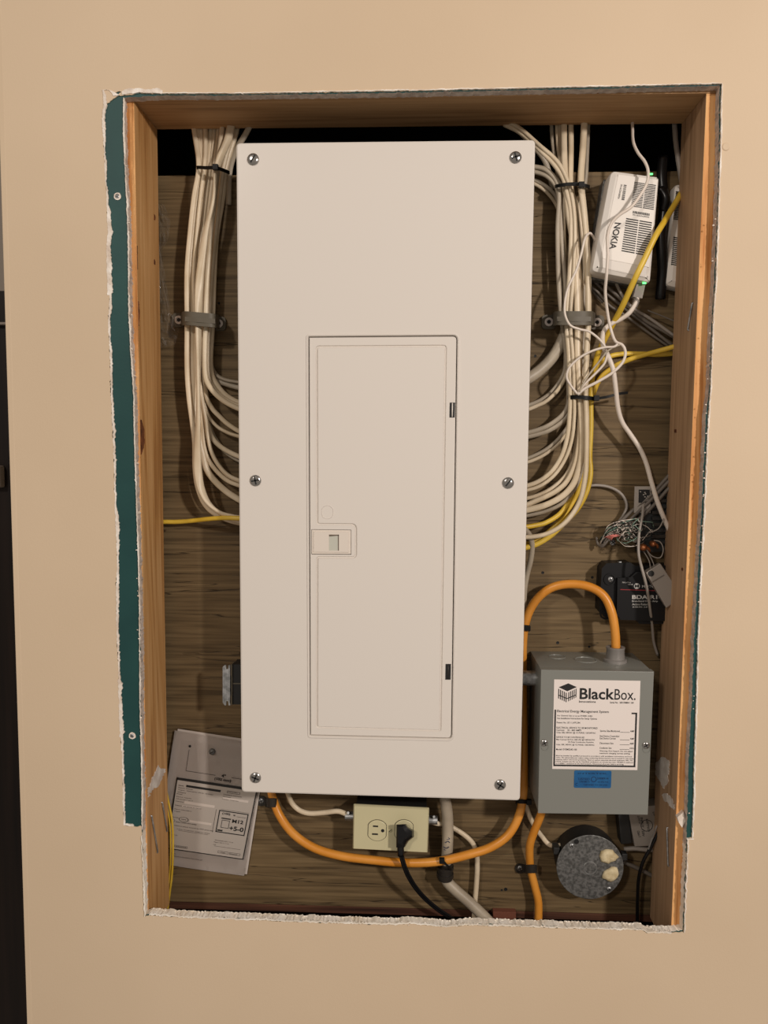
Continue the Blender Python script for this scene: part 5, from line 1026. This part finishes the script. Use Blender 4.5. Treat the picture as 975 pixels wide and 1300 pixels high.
fq = [Q(sh, u, v) for u, v in ((.105, .335), (1.0, .335), (.965, .872), (.105, .872))]
bm = BM(); qbox(bm, fq, 0, 0, 1, 1, pd+.0003, pd+.0006); ar = obj('printed_area', bm, 'paper_grey', t)
bm = BM()
qbox(bm, fq, 0, 0, 1, .035, pd, pd+.0005)
for a in ((0, 0, .012, 1), (.988, 0, 1, 1), (0, .99, 1, 1)): qbox(bm, fq, *a, pd, pd+.0005)
qbox(bm, fq, .13, .085, .56, .115, pd, pd+.0005)
def frame(u0, v0, u1, v1, w_=.006):
    qbox(bm, fq, u0, v0, u1, v0+w_, pd, pd+.0005); qbox(bm, fq, u0, v1-w_, u1, v1, pd, pd+.0005); qbox(bm, fq, u0, v0, u0+w_, v1, pd, pd+.0005); qbox(bm, fq, u1-w_, v0, u1, v1, pd, pd+.0005)
frame(.585, .36, .955, .67, .012); qbox(bm, fq, .63, .46, .75, .475, pd, pd+.0005); frame(.64, .49, .74, .60, .006); qbox(bm, fq, .605, .63, .67, .65, pd, pd+.0005)
for (s_, a, b, c, d) in (('Print', .03, .008, .13, .028), ('M12', .77, .46, .91, .51), ('+5-0', .75, .555, .93, .62), ('w:  ________', .77, .395, .93, .42), ('(100)', .63, .385, .73, .42)): qtext(bm, fq, s_, a, b, c, d, pd-.0001, .03)
def ring_(u, v, ru, rv, w_=.12, n=24):
    P0 = [Q(fq, u+math.cos(i*2*math.pi/n)*ru, v+math.sin(i*2*math.pi/n)*rv, pd) for i in range(n)]; P1 = [Q(fq, u+math.cos(i*2*math.pi/n)*ru*(1-w_), v+math.sin(i*2*math.pi/n)*rv*(1-w_), pd) for i in range(n)]
    for i in range(n): bm.faces.new([bm.verts.new(p) for p in (P0[i], P0[(i+1) % n], P1[(i+1) % n], P1[i])])
ring_(.165, .565, .062, .034); ring_(.025, .60, .035, .022); obj('bold_print', bm, 'print', ar)
bm = BM()
rows = [('Name', .035, .095, .10, .112), ('Status: Ready', .035, .128, .22, .145), ('Type  Generic PCL driver', .035, .158, .48, .175), ('Where', .035, .19, .14, .205), ('Print', .03, .215, .10, .23), ('Print range', .03, .255, .22, .272), ('All pages 1 to 4', .03, .285, .24, .30), ('Pages from', .03, .32, .13, .335), ('Subset  All pages in range', .03, .375, .36, .392), ('Page Handling', .03, .43, .25, .445), ('Copies', .03, .46, .11, .475), ('Page Scaling', .02, .545, .10, .56), ('None', .135, .555, .195, .572), ('Auto-rotate and center', .07, .60, .34, .618), ('Choose paper source by PDF page size', .06, .655, .56, .672), ('Use custom paper size', .10, .70, .52, .715), ('Print to file', .01, .79, .12, .80), ('Tips', .01, .945, .06, .96), ('Advanced', .115, .94, .25, .955),
 ('Properties', .64, .085, .77, .10), ('Comments and Forms', .60, .128, .83, .145), ('Document', .60, .16, .70, .172), ('Preview: Composite', .60, .195, .80, .21), ('Document: 8.5 x 11 in', .60, .775, .83, .788), ('Paper: 8.5 x 11 in', .59, .805, .78, .82), ('1/4', .59, .84, .62, .852), ('OK', .70, .935, .76, .95), ('Cancel', .82, .935, .91, .95)]
for s_, a, b, c, d in rows: qtext(bm, fq, s_, a, b, c, d, pd-.0001, .02)
for a in ((.60, .345, .955, .348), (.545, .36, .55, .68), (.60, .865, .94, .868), (.12, .725, .50, .728)): qbox(bm, fq, *a, pd, pd+.0005)
frame(.64, .08, .80, .112, .004); frame(.10, .935, .27, .962, .004); frame(.66, .925, .80, .955, .004); frame(.81, .925, .95, .955, .004)
obj('fine_print', bm, 'grey_print', ar)
bm = BM()
for a in ((.60, .175, .92, .205), (.14, .31, .52, .345), (.12, .37, .35, .39), (.24, .56, .52, .59)): qbox(bm, fq, *a, pd+.0001, pd+.0005)
obj('blank_fields', bm, 'paper', ar)
bm = BM()
for (s_, a, b, c, d) in (('4"', .585, .262, .635, .285), ('(102 mm)', .515, .292, .70, .318)): qtext(bm, sh, s_, a, b, c, d, pd, .03)
c = Q(sh, .195, .095); prism(bm, disc_ring(c, 12, .0019, 0), c.y+pd, c.y+pd+.0006); obj('caption_print', bm, 'print', t)
bm = BM(); qbox(bm, sh, .19, .12, .195, .28, pd+.0004, pd+.0006); qbox(bm, sh, .195, .277, .52, .281, pd+.0004, pd+.0006); qbox(bm, sh, .70, .277, .98, .281, pd+.0004, pd+.0006)
qtext(bm, sh, 'http://www.support/printing', .05, .897, .22, .906, pd, .01); qtext(bm, sh, 'file://localhost/C:/Documents/installation-instructions.pdf', .06, .915, .52, .926, pd, .01); qtext(bm, sh, 'printed 11/2/22', .06, .935, .2, .945, pd, .01)
obj('caption_lines', bm, 'grey_print', t)
t2 = screw('paper_screw', 269.5, 954, .1135, 4.2, 'galv_dark', None, 'slot', .5, dome=.9, label='dark screw pinning the printed sheet to the board', cat='screw')
bm = BM(); c = W(269.5, 954, .1135); tube(bm, [Vector((c.x, .1135, c.z)), Vector((c.x, BY+.002, c.z))], .0012, n=8, sub=1); obj('shank', bm, 'galv_dark', t2)

# ------------------------------------------------------------------ bracket at the panel side
bk = thing('side_bracket', W(294, 870, .07), 'notched bright metal bracket with a black block at the panel side above the sheet', 'bracket')
bx = [W(283, 844.5, .055), W(292.8, 844.5, .055), W(292.8, 895.5, .055), W(283, 895.5, .055)]
bm = BM(); P = [W(x, y, .055) for x, y in ((285, 844.5), (286.8, 844.5), (287.2, 849.5), (289.6, 849.5), (290, 844.5), (292.3, 844.5), (292.3, 895.5), (290.3, 895.5), (289.5, 890), (287.4, 890), (286.8, 895.5), (285.3, 895.5), (282.6, 892), (282.6, 847))]; prism(bm, P, .055, .058)
for s_ in (0, 1):
    a, b = (283.2, 284.2) if s_ == 0 else (291.4, 292.3); P = [W(x, y, .055) for x, y in ((a, 848), (b, 847), (b, 893), (a, 892))]; prism(bm, P, .0538, .056)
obj('plate', bm, 'galv', bk)
bm = BM(); P = [W(x, y, .056) for x, y in ((295.4, 844), (318, 844), (318, 895), (295.4, 895))]; prism(bm, P, .058, .085); obj('block', bm, 'box_black', bk)
bm = BM(); P = [W(x, y, .056) for x, y in ((293.6, 843.5), (295, 843.5), (295, 895), (293.6, 895))]; prism(bm, P, .0555, .07); P = [W(x, y, .056) for x, y in ((294, 867.4), (318, 867.4), (318, 869), (294, 869))]; prism(bm, P, .0572, .06); P = [W(x, y, .06) for x, y in ((286, 858), (320, 858), (320, 882), (286, 882))]; prism(bm, P, .0585, .062); obj('rail', bm, 'clamp', bk)

# ------------------------------------------------------------------ crumpled clear bag by the orange-toned stud
bm = BM(); rg = random.Random(12); nx, nz_ = 7, 34
L_ = [(198, 258), (198, 285), (199, 310), (199, 340), (200, 370), (201, 400), (201, 425), (202, 442)]
R_ = [(208, 260), (217, 280), (213, 305), (205, 318), (209, 345), (213, 372), (217, 397), (228, 418), (222, 438)]
def lerp_list(L, t):
    x = t*(len(L)-1); i = min(int(x), len(L)-2); f = x-i; return (L[i][0]*(1-f)+L[i+1][0]*f, L[i][1]*(1-f)+L[i+1][1]*f)
vs = []
for j in range(nz_+1):
    a = lerp_list(L_, j/nz_); b = lerp_list(R_, j/nz_); row = []
    for i in range(nx+1):
        u = i/nx; x = a[0]*(1-u)+b[0]*u; y = a[1]*(1-u)+b[1]*u
        row.append(bm.verts.new(W(x, y, .108+.007*noise.noise(Vector((u*5, j*.55, 0)))+rg.uniform(-.0018, .0018))))
    vs.append(row)
for j in range(nz_):
    for i in range(nx): bm.faces.new((vs[j][i], vs[j][i+1], vs[j+1][i+1], vs[j+1][i]))
bmesh.ops.solidify(bm, geom=bm.faces[:], thickness=.0003)
bg = obj('plastic_bag', bm, 'film', label='crumpled clear plastic bag hanging beside the orange-toned stud', cat='bag')
bm = BM()
for pts in ([(200, 300), (204, 330), (206, 355), (211, 378), (214, 400), (212, 422)], [(201, 330), (203, 358), (203, 385)], [(216, 398), (220, 404), (218, 414), (222, 420)], [(206, 428), (211, 438), (207, 434)]):
    tube(bm, [W(x, y, .102) for x, y in pts], .0008, .9, 6)
obj('bag_crease', bm, 'film', bg, smooth='all')
